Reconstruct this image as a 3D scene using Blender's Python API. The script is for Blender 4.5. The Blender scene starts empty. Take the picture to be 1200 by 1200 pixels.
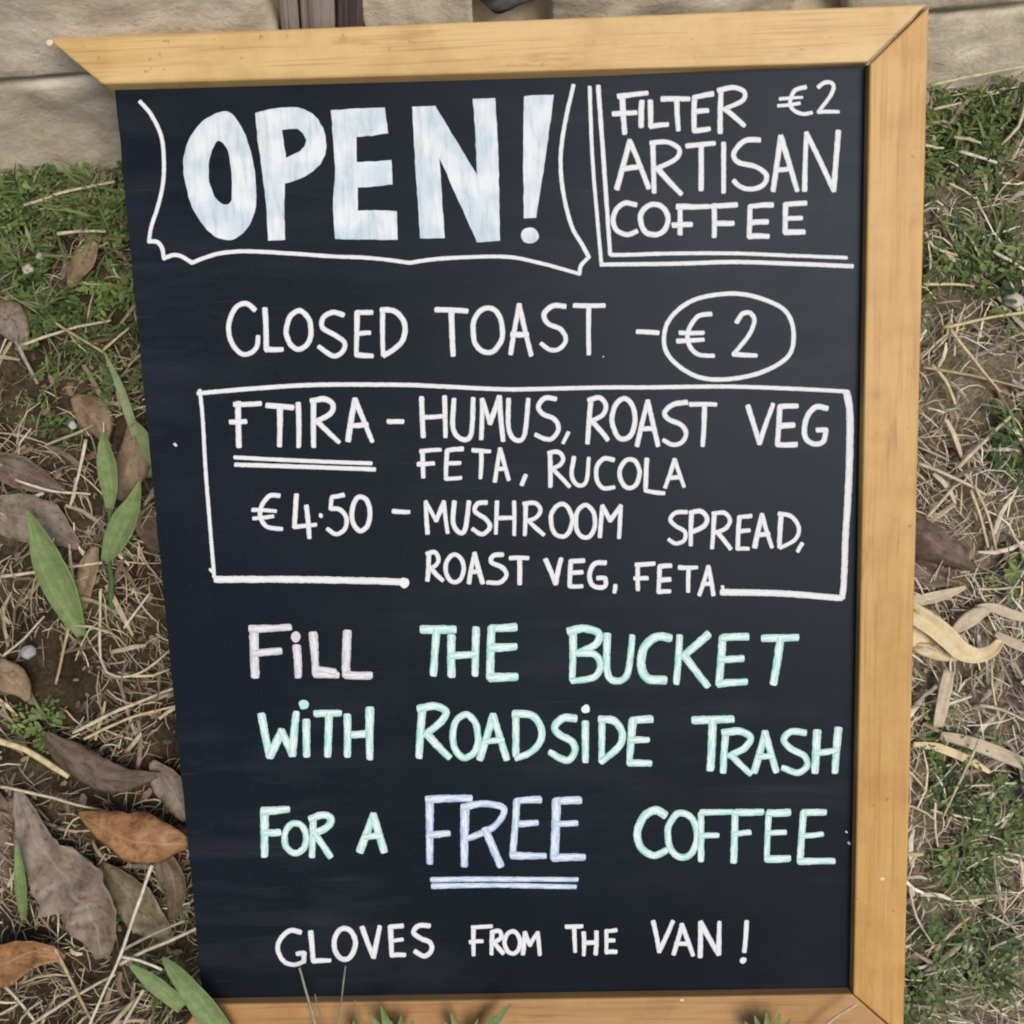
import bpy, bmesh, math, random
import numpy as np
from mathutils import Vector, Matrix, noise, geometry

rnd = random.Random(7)
nr = np.random.RandomState(11)
scene = bpy.context.scene
COL = scene.collection

# ------------------------------------------------------------------ camera, sky, sun, exposure
ELEV = math.radians(27.7)          # the sign lies back at this slope
F_PX, PX = 1250.0, 1200.0
ROT = (0.17415454, -0.02196687, 0.03440304)
TR = Vector((0.01035306, -0.49150789, -1.09105756))
R_bc = Matrix.Rotation(Vector(ROT).length, 3, Vector(ROT).normalized())      # sign frame -> camera frame
B = Matrix.Rotation(ELEV, 3, 'X')                                              # sign frame -> world
CAM = B @ (-(R_bc.transposed() @ TR))
RW = B @ R_bc.transposed()
cam_data = bpy.data.cameras.new('camera')
cam = bpy.data.objects.new('camera', cam_data)
COL.objects.link(cam)
cam.matrix_world = Matrix.Translation(CAM) @ RW.to_4x4()
cam_data.sensor_width = 36
cam_data.lens = 36 * F_PX / PX
cam_data.clip_start = 0.02
cam_data.clip_end = 3000
cam_data.dof.use_dof = True
cam_data.dof.focus_distance = 1.05
cam_data.dof.aperture_fstop = 7.0
scene.camera = cam

SUN_EL, SUN_AZ = math.radians(60), math.radians(140)      # azimuth clockwise from +Y (the wall side)
sun_dir = Vector((math.sin(SUN_AZ) * math.cos(SUN_EL), math.cos(SUN_AZ) * math.cos(SUN_EL), math.sin(SUN_EL)))
world = bpy.data.worlds.new('World')
scene.world = world
world.use_nodes = True
wn = world.node_tree.nodes
bg = wn.get('Background') or wn.new('ShaderNodeBackground')
sky = wn.new('ShaderNodeTexSky')
sky.sky_type = 'NISHITA'
sky.sun_disc = False
sky.sun_elevation = SUN_EL
sky.sun_rotation = SUN_AZ
sky.air_density = 1.0
sky.dust_density = 3.0
world.node_tree.links.new(sky.outputs[0], bg.inputs[0])
bg.inputs[1].default_value = 0.12
sun = bpy.data.lights.new('sun', 'SUN')
sun.energy = 2.0
sun.angle = math.radians(26)
sun.color = (1.0, 0.93, 0.84)
sun_o = bpy.data.objects.new('sun', sun)
COL.objects.link(sun_o)
sun_o.rotation_euler = sun_dir.to_track_quat('Z', 'Y').to_euler()
sun_o.location = (3, 3, 6)
scene.view_settings.view_transform = 'Standard'
scene.view_settings.look = 'None'
scene.view_settings.gamma = 1
scene.view_settings.exposure = 0.31
scene.cycles.filter_width = 2.0
scene.cycles.use_denoising = True

# ------------------------------------------------------------------ helpers
def ray(x, y):
    return RW @ Vector(((x - 600) / F_PX, -(y - 600) / F_PX, -1))

def board(x, y, n=0.0):
    """photo position -> sign-frame point (u, v, n)"""
    o = B @ Vector((0, 0, n)); nn = B @ Vector((0, 0, 1)); d = ray(x, y)
    p = CAM + d * ((o - CAM).dot(nn) / d.dot(nn))
    return B.transposed() @ p

PHI = math.radians(18)
P0 = B @ Vector((0, -0.058, -0.014))
NB = Vector((0, -math.sin(PHI), math.cos(PHI)))
def bank_px(x, y, h=0.0):
    o = P0 + Vector((0, 0, h)); d = ray(x, y)
    return CAM + d * ((o - CAM).dot(NB) / d.dot(NB))

def to_px(p):
    q = RW.transposed() @ (Vector(p) - CAM)
    if q.z > -0.01: return (1e6, 1e6)
    return (600 + F_PX * q.x / -q.z, 600 - F_PX * q.y / -q.z)

WA = Vector((-0.524, 0.829, 0)); WB = Vector((0.547, 0.885, 0))
WD = (WB - WA).normalized(); WN = Vector((-WD.y, WD.x, 0))       # along the wall / into the wall
def wall_dist(x, y): return (Vector((x, y, 0)) - WA).dot(WN)

def smooth(a, b, t):
    t = min(1, max(0, (t - a) / (b - a))); return t * t * (3 - 2 * t)

def ground_z(x, y):
    tb = math.tan(PHI)
    yb = max(y, -0.5)
    z = P0.z + tb * (yb - P0.y)
    if y < -0.5: z += 0.12 * (y + 0.5) * (1 if y > -1.0 else 0) + (-0.06 if y <= -1.0 else 0)
    w = wall_dist(x, y)
    if w > 0.0:
        zw = P0.z + tb * (y - w / max(.2, WN.y) - P0.y)
        z = zw + (0.57 - zw) * smooth(0.08, 0.22, w)
    near = 1 - smooth(0.9, 2.5, max(abs(x), abs(y)))
    z += near * (0.009 * noise.noise(Vector((x * 9, y * 9, 1))) + 0.007 * noise.noise(Vector((x * 31, y * 31, 4)))) - 0.004
    if y < -3.0: z += 4.2 * (1 - smooth(-6.2, -3.0, y))  # unseen rise added behind the camera to darken the panel's lower reflection
    return z

def prop(o, label=None, cat=None, group=None, kind=None):
    if label: o['label'] = label
    if cat: o['category'] = cat
    if group: o['group'] = group
    if kind: o['kind'] = kind
    return o

def mesh_obj(name, verts, faces, mat, parent=None, smooth_sh=True, uvs=None, tint=None):
    me = bpy.data.meshes.new(name)
    me.from_pydata([tuple(v) for v in verts], [], faces)
    if uvs is not None:
        ul = me.uv_layers.new(name='uv')
        li = np.zeros(len(me.loops), dtype=np.int32); me.loops.foreach_get('vertex_index', li)
        ul.data.foreach_set('uv', np.asarray(uvs, dtype=np.float32)[li].ravel())
    if tint is not None:
        at = me.color_attributes.new('tint', 'FLOAT_COLOR', 'POINT')
        t4 = np.ones((len(verts), 4), dtype=np.float32); t4[:, :3] = np.asarray(tint)
        at.data.foreach_set('color', t4.ravel())
    me.materials.append(mat)
    if smooth_sh:
        me.polygons.foreach_set('use_smooth', [True] * len(me.polygons))
    me.update()
    o = bpy.data.objects.new(name, me)
    COL.objects.link(o)
    if parent: o.parent = parent
    return o

def bm_obj(name, bm, mat, parent=None, smooth_sh=False):
    me = bpy.data.meshes.new(name); bm.to_mesh(me); bm.free()
    me.materials.append(mat)
    if smooth_sh: me.polygons.foreach_set('use_smooth', [True] * len(me.polygons))
    o = bpy.data.objects.new(name, me); COL.objects.link(o)
    if parent: o.parent = parent
    return o

def empty(name, loc=(0, 0, 0)):
    o = bpy.data.objects.new(name, None); COL.objects.link(o); o.location = loc
    o.empty_display_size = 0.05
    return o

# ------------------------------------------------------------------ materials
class NT:
    def __init__(self, name):
        self.m = bpy.data.materials.new(name); self.m.use_nodes = True
        self.t = self.m.node_tree; self.p = self.t.nodes['Principled BSDF']
    def n(self, typ, **kw):
        nd = self.t.nodes.new('ShaderNode' + typ)
        for k, v in kw.items():
            if k in nd.inputs: nd.inputs[k].default_value = v
            else: setattr(nd, k, v)
        return nd
    def l(self, a, b): self.t.links.new(a, b)
    def coord(self, what='Object', scale=(1, 1, 1)):
        c = self.n('TexCoord'); mp = self.n('Mapping'); mp.inputs['Scale'].default_value = scale
        self.l(c.outputs[what], mp.inputs[0]); return mp.outputs[0]
    def noise(self, vec, scale, detail=4, rough=0.55, dist=0.0):
        nd = self.n('TexNoise', Scale=scale, Detail=detail, Roughness=rough, Distortion=dist)
        self.l(vec, nd.inputs['Vector']); return nd.outputs['Fac']
    def ramp(self, fac, stops):
        r = self.n('ValToRGB'); e = r.color_ramp.elements
        while len(e) < len(stops): e.new(0.5)
        for i, (p, c) in enumerate(stops):
            e[i].position = p; e[i].color = (*c, 1) if len(c) == 3 else c
        self.l(fac, r.inputs[0]); return r.outputs[0]
    def mix(self, fac, a, b, mode='MIX'):
        m = self.n('MixRGB', blend_type=mode)
        for s, v in ((0, fac), (1, a), (2, b)):
            if isinstance(v, (int, float)): m.inputs[s].default_value = v
            elif isinstance(v, tuple): m.inputs[s].default_value = (*v, 1)
            else: self.l(v, m.inputs[s])
        return m.outputs[0]
    def base(self, c): self.l(c, self.p.inputs['Base Color'])
    def bump(self, h, strength, dist):
        b = self.n('Bump', Strength=strength, Distance=dist)
        self.l(h, b.inputs['Height']); self.l(b.outputs[0], self.p.inputs['Normal'])
    def rough(self, v, spec=None):
        if isinstance(v, (int, float)): self.p.inputs['Roughness'].default_value = v
        else: self.l(v, self.p.inputs['Roughness'])
        if spec is not None: self.p.inputs['Specular IOR Level'].default_value = spec

def wood_mat(name, light, mid, dark, vertical):
    k = NT(name)
    sc = (42, 2.2, 42) if vertical else (2.2, 42, 42)
    v = k.coord('Object', sc)
    big = k.noise(k.coord('Object', (9, 2.0, 9) if vertical else (2.0, 9, 9)), 2.4, 3, .5, .8)
    g = k.noise(v, 1.0, 5, .6, 1.2)
    fine = k.noise(k.coord('Object', (420, 9, 420) if vertical else (9, 420, 420)), 1.0, 2, .5)
    c = k.ramp(g, [(.28, dark), (.47, mid), (.68, light)])
    c2 = k.ramp(big, [(.3, mid), (.6, light)])
    c = k.mix(.45, c, c2)
    pores = k.ramp(fine, [(.30, (.72, .62, .52)), (.46, (1, 1, 1))])
    c = k.mix(.65, c, pores, 'MULTIPLY')
    blot = k.ramp(k.noise(k.coord('Object', (1, 1, 1)), 17, 5, .65), [(.32, (.80, .70, .58)), (.56, (1, 1, 1))])
    c = k.mix(.75, c, blot, 'MULTIPLY')
    st = k.ramp(k.noise(k.coord('Object', (30, 7, 30) if vertical else (7, 30, 30)), 1.0, 4, .7, 1.0), [(.30, (.66, .54, .42)), (.42, (1, 1, 1))])
    c = k.mix(.6, c, st, 'MULTIPLY')
    nick = k.ramp(k.noise(k.coord('Object', (1, 1, 1)), 140, 2, .5), [(.23, (.45, .35, .26)), (.29, (1, 1, 1))])
    c = k.mix(.7, c, nick, 'MULTIPLY')
    k.base(c); k.rough(.5, .4); k.bump(fine, .25, .0006)
    return k.m

M = {}
M['wood_top'] = wood_mat('honey_pine', (.56, .395, .175), (.50, .335, .130), (.40, .235, .080), False)
M['wood_side'] = wood_mat('orange_pine', (.50, .302, .092), (.43, .240, .062), (.33, .160, .038), True)
M['wood_bottom'] = wood_mat('brown_pine', (.40, .235, .098), (.345, .19, .070), (.26, .13, .045), False)

k = NT('blackboard_paint')
v = k.coord('Object')
m1 = k.noise(v, 5, 6, .6, .3); m2 = k.noise(k.coord('Object', (60, 900, 60)), 1.0, 3, .6)
c = k.ramp(m1, [(.3, (.0030, .0046, .0074)), (.7, (.0064, .0088, .0128))])
d = k.ramp(k.noise(v, 700, 2, .5), [(.5, (0, 0, 0)), (.75, (.010, .010, .012))])
rot = k.n('Mapping'); rot.inputs['Rotation'].default_value = (0, 0, .6); rot.inputs['Scale'].default_value = (5, 32, 5); k.l(v, rot.inputs[0])
sm = k.ramp(k.noise(rot.outputs[0], 1.0, 5, .6, .5), [(.46, (0, 0, 0)), (.74, (.011, .012, .014))])
sc1 = k.ramp(k.noise(k.coord('Object', (14, 420, 14)), 1.0, 2, .5), [(.66, (0, 0, 0)), (.72, (.010, .010, .011))])
patch = k.ramp(k.noise(v, 3.5, 3, .5), [(.42, (0, 0, 0)), (.6, (1, 1, 1))])
c = k.mix(1.0, c, k.mix(1.0, k.mix(1.0, sm, sc1, 'ADD'), patch, 'MULTIPLY'), 'ADD')
k.base(k.mix(1.0, c, d, 'ADD'))
k.l(k.ramp(m1, [(.3, (.36,) * 3), (.7, (.46,) * 3)]), k.p.inputs['Roughness'])
k.p.inputs['Specular IOR Level'].default_value = .135
k.p.inputs['Specular Tint'].default_value = (.70, .84, 1.0, 1)
k.bump(k.noise(v, 900, 3, .6), .12, .0004)
M['panel'] = k.m
k = NT('blackboard_edge'); k.p.inputs['Base Color'].default_value = (.022, .024, .028, 1); k.rough(.7, .3); M['edge'] = k.m

def chalk_mat(name, mid, edge, cover=.80, fill=False):
    """chalk paint: the pen's colour drags in streaks along the stroke, the board showing through where it ran dry"""
    k = NT(name)
    if fill:
        mp = k.n('Mapping'); mp.inputs['Rotation'].default_value = (0, 0, .28); mp.inputs['Scale'].default_value = (190, 26, 60)
        c0 = k.n('TexCoord'); k.l(c0.outputs['Object'], mp.inputs[0]); vec = mp.outputs[0]
        st = k.noise(vec, 1.0, 4, .6, .4)
        big = k.noise(k.coord('Object'), 38, 3, .5)
        c = k.mix(k.ramp(big, [(.40, (0, 0, 0)), (.60, (1, 1, 1))]), mid, edge)
        dry = k.ramp(st, [(.30, (1, 1, 1)), (.54, (0, 0, 0))])
        gr = k.ramp(k.noise(k.coord('Object'), 800, 3, .7), [(.34, (1, 1, 1)), (.52, (0, 0, 0))])
        dry = k.mix(.6, dry, k.mix(1.0, dry, gr, 'MULTIPLY'))
    else:
        uv = k.n('UVMap'); sep = k.n('SeparateXYZ'); k.l(uv.outputs[0], sep.inputs[0])
        a = k.n('Math', operation='SUBTRACT'); k.l(sep.outputs['Y'], a.inputs[0]); a.inputs[1].default_value = .5
        b = k.n('Math', operation='ABSOLUTE'); k.l(a.outputs[0], b.inputs[0])
        e = k.ramp(b.outputs[0], [(.16, (0, 0, 0)), (.46, (1, 1, 1))])
        mp = k.n('Mapping'); mp.inputs['Scale'].default_value = (5, 4.5, 1); k.l(uv.outputs[0], mp.inputs[0])
        st = k.noise(mp.outputs[0], 1.0, 3, .6, .2)
        s2 = k.ramp(st, [(.42, (0, 0, 0)), (.58, (1, 1, 1))])
        c = k.mix(k.mix(.6, e, s2), mid, edge)
        mp2 = k.n('Mapping'); mp2.inputs['Scale'].default_value = (9, 8, 1); mp2.inputs['Location'].default_value = (7, 3, 0); k.l(uv.outputs[0], mp2.inputs[0])
        dry = k.ramp(k.noise(mp2.outputs[0], 1.0, 4, .65), [(.28, (1, 1, 1)), (.46, (0, 0, 0))])
        gr = k.ramp(k.noise(k.coord('Object'), 1100, 3, .7), [(.40, (1, 1, 1)), (.55, (0, 0, 0))])
        dry = k.mix(1.0, dry, k.mix(1.0, gr, e, 'MULTIPLY'), 'LIGHTEN')
    fac = k.mix(1.0, dry, (1 - cover,) * 3, 'MULTIPLY')
    c = k.mix(fac, c, tuple(.25 * x for x in edge))
    k.base(c); k.rough(.92, .12)
    return k.m
M['chalk_white'] = chalk_mat('white_chalk', (.70, .70, .69), (.57, .59, .60), .6)
M['chalk_big'] = chalk_mat('bluish_white_chalk', (.63, .67, .68), (.49, .57, .61), .5, True)
M['chalk_mint'] = chalk_mat('mint_chalk', (.74, .78, .765), (.17, .53, .44), .5)
M['chalk_pink'] = chalk_mat('pale_pink_chalk', (.70, .69, .70), (.42, .41, .43), .45)
M['chalk_blue'] = chalk_mat('pale_blue_chalk', (.72, .74, .77), (.21, .35, .54), .5)

def tint_mat(name, rough=.7, spec=.25, var=.35, scale=60, trans=0.0):
    k = NT(name)
    a = k.n('VertexColor', layer_name='tint')
    f = k.ramp(k.noise(k.coord('Object'), scale, 3, .6), [(.3, (1 - var,) * 3), (.7, (1 + var * .4,) * 3)])
    c = k.mix(1.0, a.outputs[0], f, 'MULTIPLY')
    k.base(c); k.rough(rough, spec)
    if trans:
        k.p.inputs['Transmission Weight'].default_value = 0
        tr = k.n('BsdfTranslucent'); k.l(c, tr.inputs[0])
        mx = k.n('MixShader'); mx.inputs[0].default_value = trans
        k.l(k.p.outputs[0], mx.inputs[1]); k.l(tr.outputs[0], mx.inputs[2])
        k.l(mx.outputs[0], k.t.nodes['Material Output'].inputs[0])
    return k.m
M['straw'] = tint_mat('dry_straw', .65, .3, .35, 140, .12)
M['grass'] = tint_mat('green_blades', .5, .35, .30, 90, .25)
M['litter'] = tint_mat('leaf_crumbs', .8, .2, .4, 200)
M['stone_small'] = tint_mat('pebble_stone', .8, .2, .3, 160)

def leaf_mat(name, a, b, vein, rough=.55, spots=1.0):
    k = NT(name)
    uv = k.n('UVMap'); sep = k.n('SeparateXYZ'); k.l(uv.outputs[0], sep.inputs[0])
    v = k.coord('Object')
    c = k.ramp(k.noise(v, 38, 5, .65, .6), [(.30, a), (.68, b)])
    sp = k.ramp(k.noise(v, 170, 5, .65), [(.36, (.42, .37, .32)), (.50, (1, 1, 1))])
    c = k.mix(.75 * spots, c, sp, 'MULTIPLY')
    sp2 = k.ramp(k.noise(v, 26, 3, .6, .5), [(.36, (.62, .56, .5)), (.52, (1, 1, 1))])
    c = k.mix(.7 * spots, c, sp2, 'MULTIPLY')
    ab = k.n('Math', operation='SUBTRACT'); k.l(sep.outputs['Y'], ab.inputs[0]); ab.inputs[1].default_value = .5
    ab2 = k.n('Math', operation='ABSOLUTE'); k.l(ab.outputs[0], ab2.inputs[0])
    mid = k.ramp(ab2.outputs[0], [(.012, (1, 1, 1)), (.04, (0, 0, 0))])
    # side veins: slanted bands
    s1 = k.n('Math', operation='MULTIPLY_ADD'); k.l(ab2.outputs[0], s1.inputs[0]); s1.inputs[1].default_value = -.55; k.l(sep.outputs['X'], s1.inputs[2])
    s2 = k.n('Math', operation='MULTIPLY'); k.l(s1.outputs[0], s2.inputs[0]); s2.inputs[1].default_value = 70
    s3 = k.n('Math', operation='SINE'); k.l(s2.outputs[0], s3.inputs[0])
    sv = k.ramp(s3.outputs[0], [(.80, (0, 0, 0)), (1.0, (.45, .45, .45))])
    c = k.mix(k.mix(1.0, k.mix(1.0, mid, (.55, .55, .55), 'MULTIPLY'), k.mix(1.0, sv, (.6, .6, .6), 'MULTIPLY'), 'LIGHTEN'), c, vein)
    k.base(c); k.rough(rough, .35)
    k.bump(k.noise(v, 120, 4, .6), .35, .0012)
    return k.m
M['leaf_taupe'] = leaf_mat('taupe_dead_leaf', (.150, .110, .078), (.235, .185, .140), (.26, .21, .15))
M['leaf_orange'] = leaf_mat('orange_dead_leaf', (.195, .092, .034), (.335, .175, .072), (.38, .22, .10), .5)
M['leaf_dark'] = leaf_mat('dark_brown_dead_leaf', (.070, .046, .029), (.140, .098, .064), (.17, .12, .08))
M['leaf_tan'] = leaf_mat('tan_dead_leaf', (.160, .107, .058), (.255, .185, .108), (.29, .20, .12))
M['leaf_olive'] = leaf_mat('olive_dead_leaf', (.105, .085, .045), (.185, .155, .090), (.2, .17, .1))
M['leaf_plum'] = leaf_mat('plum_dead_leaf', (.085, .053, .038), (.150, .102, .075), (.17, .12, .09))
M['husk'] = leaf_mat('pale_husk', (.50, .40, .22), (.66, .55, .33), (.56, .45, .26), .6, .25)
M['husk_grey'] = leaf_mat('grey_husk', (.36, .30, .20), (.52, .44, .31), (.44, .37, .27), .7, .35)
def blade_mat(name, a, b, tip):
    k = NT(name)
    uv = k.n('UVMap'); mp = k.n('Mapping'); mp.inputs['Scale'].default_value = (1.6, 26, 1); k.l(uv.outputs[0], mp.inputs[0])
    c = k.ramp(k.noise(mp.outputs[0], 1.0, 3, .6), [(.35, a), (.65, b)])
    mott = k.ramp(k.noise(k.coord('Object'), 120, 4, .6), [(.36, (.72, .74, .6)), (.6, (1.05, 1.05, 1.0))])
    c = k.mix(.8, c, mott, 'MULTIPLY')
    sep = k.n('SeparateXYZ'); k.l(uv.outputs[0], sep.inputs[0])
    wob = k.n('Math', operation='MULTIPLY_ADD'); k.l(k.noise(k.coord('Object'), 70, 3, .6), wob.inputs[0]); wob.inputs[1].default_value = .5; k.l(sep.outputs['X'], wob.inputs[2])
    c = k.mix(k.ramp(wob.outputs[0], [(1.05, (0, 0, 0)), (1.22, (.8, .8, .8))]), c, tip)
    k.base(c); k.rough(.62, .3)
    k.bump(k.noise(mp.outputs[0], 2.0, 3, .6), .3, .0006)
    return k.m
M['blade'] = blade_mat('broad_green_blade', (.105, .160, .055), (.195, .250, .105), (.34, .29, .14))
M['blade_pale'] = blade_mat('pale_green_blade', (.14, .19, .085), (.24, .29, .14), (.36, .32, .17))

k = NT('soil')
v = k.coord('Object')
c = k.ramp(k.noise(v, 22, 6, .65, .3), [(.3, (.030, .021, .014)), (.52, (.070, .052, .034)), (.72, (.15, .12, .082))])
g = k.ramp(k.noise(v, 260, 4, .7), [(.3, (.45, .42, .4)), (.6, (1.15, 1.1, 1.05))])
far = k.ramp(k.noise(v, .8, 5, .6), [(.4, (1, 1, 1)), (.7, (.55, .75, .42))])
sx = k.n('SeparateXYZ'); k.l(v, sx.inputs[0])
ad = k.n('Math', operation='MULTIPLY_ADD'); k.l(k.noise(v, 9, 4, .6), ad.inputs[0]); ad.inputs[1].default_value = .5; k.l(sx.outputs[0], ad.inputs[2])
palef = k.ramp(ad.outputs[0], [(.45, (0, 0, 0)), (.62, (1, 1, 1))])  # soil turns paler towards the right, border broken up by noise
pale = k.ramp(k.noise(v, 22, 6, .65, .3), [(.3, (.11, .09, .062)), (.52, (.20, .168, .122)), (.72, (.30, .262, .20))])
c = k.mix(palef, c, pale)
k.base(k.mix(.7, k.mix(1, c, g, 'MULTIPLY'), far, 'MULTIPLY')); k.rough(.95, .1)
k.bump(k.noise(v, 180, 6, .7), .9, .006)
M['soil'] = k.m

def stone_mat(name, a, b, c3, dark):
    k = NT(name)
    v = k.coord('Object')
    c = k.ramp(k.noise(v, 7, 6, .62, .4), [(.28, a), (.5, b), (.72, c3)])
    st = k.ramp(k.noise(v, 30, 6, .7), [(.30, dark), (.50, (1, 1, 1))])
    c = k.mix(.65, c, st, 'MULTIPLY')
    pit = k.ramp(k.noise(v, 190, 4, .7), [(.26, (.5, .48, .45)), (.40, (1, 1, 1))])
    c = k.mix(.55, c, pit, 'MULTIPLY')
    k.base(c); stn = k.ramp(k.noise(v, 4.2, 6, .7, .8), [(.34, (.70, .66, .58)), (.50, (1.08, 1.07, 1.05))])
    stn2 = k.ramp(k.noise(k.coord('Object', (9, 9, 26)), 1.0, 6, .72, .5), [(.32, (.74, .71, .64)), (.48, (1.05, 1.05, 1.04))])
    k.base(k.mix(.7, k.mix(.7, c, stn, 'MULTIPLY'), stn2, 'MULTIPLY'))
    k.rough(.92, .15)
    h = k.mix(.5, k.noise(v, 150, 6, .7), k.noise(v, 25, 5, .6))
    k.bump(h, .75, .0045)
    return k.m
M['lime'] = stone_mat('limestone', (.47, .41, .31), (.60, .54, .43), (.72, .67, .55), (.74, .69, .60))
M['darkstone'] = stone_mat('dark_grey_stone', (.055, .055, .058), (.115, .115, .12), (.22, .22, .225), (.5, .5, .5))
k = NT('weathered_timber')
v = k.coord('Object', (140, 140, 3))
c = k.ramp(k.noise(v, 1, 5, .65, .6), [(.3, (.10, .085, .072)), (.42, (.33, .29, .24)), (.7, (.50, .45, .385))])
k.base(c); k.rough(.9, .15); k.bump(k.noise(v, 1, 5, .65, .6), .8, .003); M['timber'] = k.m

# ------------------------------------------------------------------ the ground: one sheet to the horizon
def axis(lo, hi, step, far):
    a = list(np.arange(lo, hi + 1e-6, step)); s = step
    while a[-1] < far: s *= 1.35; a.append(a[-1] + s)
    s = step; b = []
    x = lo
    while x > -far: s *= 1.35; x -= s; b.append(x)
    return b[::-1] + a
gx, gy = axis(-.95, .95, .011, 900), axis(-.3, 1.15, .011, 900)
gv = [(x, y, ground_z(x, y)) for y in gy for x in gx]
nx = len(gx)
gf = [(j * nx + i, j * nx + i + 1, (j + 1) * nx + i + 1, (j + 1) * nx + i) for j in range(len(gy) - 1) for i in range(nx - 1)]
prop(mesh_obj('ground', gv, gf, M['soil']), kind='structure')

# ------------------------------------------------------------------ the stone wall
def block_bm(bm, cx, cz, w, h, depth, r, seed, rough=.006, cuts=(26, 12, 5), proud=0.0, pos=None):
    """a rough-hewn block; x along the wall, y into it"""
    def face(pu, ax):
        pass
    nxc, nzc, nyc = cuts
    vs = {}
    def V(i, j, k2):
        key = (i, j, k2)
        if key in vs: return vs[key]
        p = Vector((-w / 2 + w * i / nxc, depth * j / nyc, -h / 2 + h * k2 / nzc))
        q = Vector((min(max(p.x, -w / 2 + r), w / 2 - r), min(max(p.y, r), depth - r), min(max(p.z, -h / 2 + r), h / 2 - r)))
        d = p - q
        if d.length > 1e-9: p = q + d.normalized() * r
        s = Vector((seed * 3.1, seed * 1.7, seed * .9))
        nz = noise.noise(p * 14 + s) * rough + noise.noise(p * 45 + s) * rough * .45 + noise.noise(p * 5 + s) * rough * .5 + noise.noise(Vector((p.x * 20, p.y * 20, p.z * 120)) + s) * rough * .5
        nrm = d.normalized() if d.length > 1e-9 else Vector((0, -1, 0))
        p = p + nrm * nz
        wp = WA + WD * (cx + p.x) + WN * (p.y - proud) + Vector((0, 0, cz + p.z))
        wp.z -= .0153 * wp.x
        vs[key] = bm.verts.new(wp); return vs[key]
    def quad(a, b, c, d):
        bm.faces.new((a, b, c, d))
    for i in range(nxc):
        for k2 in range(nzc):
            quad(V(i, 0, k2), V(i + 1, 0, k2), V(i + 1, 0, k2 + 1), V(i, 0, k2 + 1))
            quad(V(i, nyc, k2), V(i, nyc, k2 + 1), V(i + 1, nyc, k2 + 1), V(i + 1, nyc, k2))
    for i in range(nxc):
        for j in range(nyc):
            quad(V(i, j, nzc), V(i + 1, j, nzc), V(i + 1, j + 1, nzc), V(i, j + 1, nzc))
            quad(V(i, j, 0), V(i, j + 1, 0), V(i + 1, j + 1, 0), V(i + 1, j, 0))
    for j in range(nyc):
        for k2 in range(nzc):
            quad(V(0, j, k2), V(0, j, k2 + 1), V(0, j + 1, k2 + 1), V(0, j + 1, k2))
            quad(V(nxc, j, k2), V(nxc, j + 1, k2), V(nxc, j + 1, k2 + 1), V(nxc, j, k2 + 1))

def s_of_x(x): return (x - WA.x) / WD.x
wall = empty('stone_wall', (0, .86, .25))
prop(wall, 'pale rough limestone block wall behind the sign at the top of the grassy bank', 'wall')
def wall_part(name, spans, z0, z1, mat, seed, r=.007, rough=.0055, depth=.28, proud=0.0):
    bm = bmesh.new()
    for n_, (xa, xb) in enumerate(spans):
        sa, sb = s_of_x(xa), s_of_x(xb)
        near = abs((xa + xb) / 2) < 1.3
        block_bm(bm, (sa + sb) / 2, (z0 + z1) / 2, sb - sa, z1 - z0, depth, r, seed + n_ * 1.37, rough, (70, 24, 5) if near else (8, 5, 3), proud)
    o = bm_obj(name, bm, mat, wall, True)
    o.matrix_parent_inverse = Matrix.Translation(wall.location).inverted()
    return o
def fill(lo, hi, seed):
    r2 = random.Random(seed); out = []; x = lo
    while x < hi - .3:
        w = r2.uniform(.45, .75); w = min(w, hi - x)
        if hi - (x + w) < .3: w = hi - x
        out.append((x + .004, x + w - .004)); x += w
    return out
low = fill(-6, -.98, 1) + [(-.975, -.285), (-.277, .24), (.248, .90)] + fill(.905, 6, 2)
upp = fill(-6, -.80, 3) + [(-.795, -.187), (-.113, -.010), (.056, .285), (.33, .97)] + fill(.975, 6, 4)
wall_part('lower_course', low, .14, .3675, M['lime'], 2.0)
up = wall_part('upper_course', upp, .3745, .585, M['lime'], 9.0, proud=.004)
prop(wall_part('dark_stone', [(-.006, .052)], .401, .58, M['darkstone'], 31.0, .02, .016, .12), 'dark grey broken stone wedged between pale blocks')
prop(wall_part('dark_stone', [(.289, .326)], .425, .58, M['darkstone'], 37.0, .014, .012, .12), 'narrow dark stone at the right of the sign top')
wall_part('mortar_core', [(-6, 6)], .16, .56, M['lime'], 50, .02, .002, .2, -.03)

post = empty('timber_post', WA + WD * s_of_x(-.154) + Vector((0, 0, .378)))
prop(post, 'weathered grey timber post set between two wall blocks above the sign', 'post')
post.rotation_euler = (0, .17, math.atan2(WD.y, WD.x))
def plank(x0, x1, proud, seed, dark=False):
    bm = bmesh.new(); n = 18; m = 24
    rows = []
    for kz in range(m + 1):
        z = .23 * kz / m
        row = []
        for i in range(n + 1):
            x = x0 + (x1 - x0) * i / n
            groove = .0035 * noise.noise(Vector((x * 160, z * 3, seed))) + .002 * noise.noise(Vector((x * 420, z * 5, seed + 3)))
            e = min(i, n - i) / n
            row.append(bm.verts.new((x, -proud + groove + (.004 if e == 0 else 0), z)))
        row.append(bm.verts.new((x1, .07, z))); row.append(bm.verts.new((x0, .07, z)))
        rows.append(row)
    L = n + 3
    for kz in range(m):
        for i in range(L):
            j = (i + 1) % L
            bm.faces.new((rows[kz][i], rows[kz][j], rows[kz + 1][j], rows[kz + 1][i]))
    bm.faces.new(rows[m]); bm.faces.new(rows[0][::-1])
    return bm
bm_obj('plank', plank(-.036, -.020, .001, 1), M['timber'], post, True)
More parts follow.
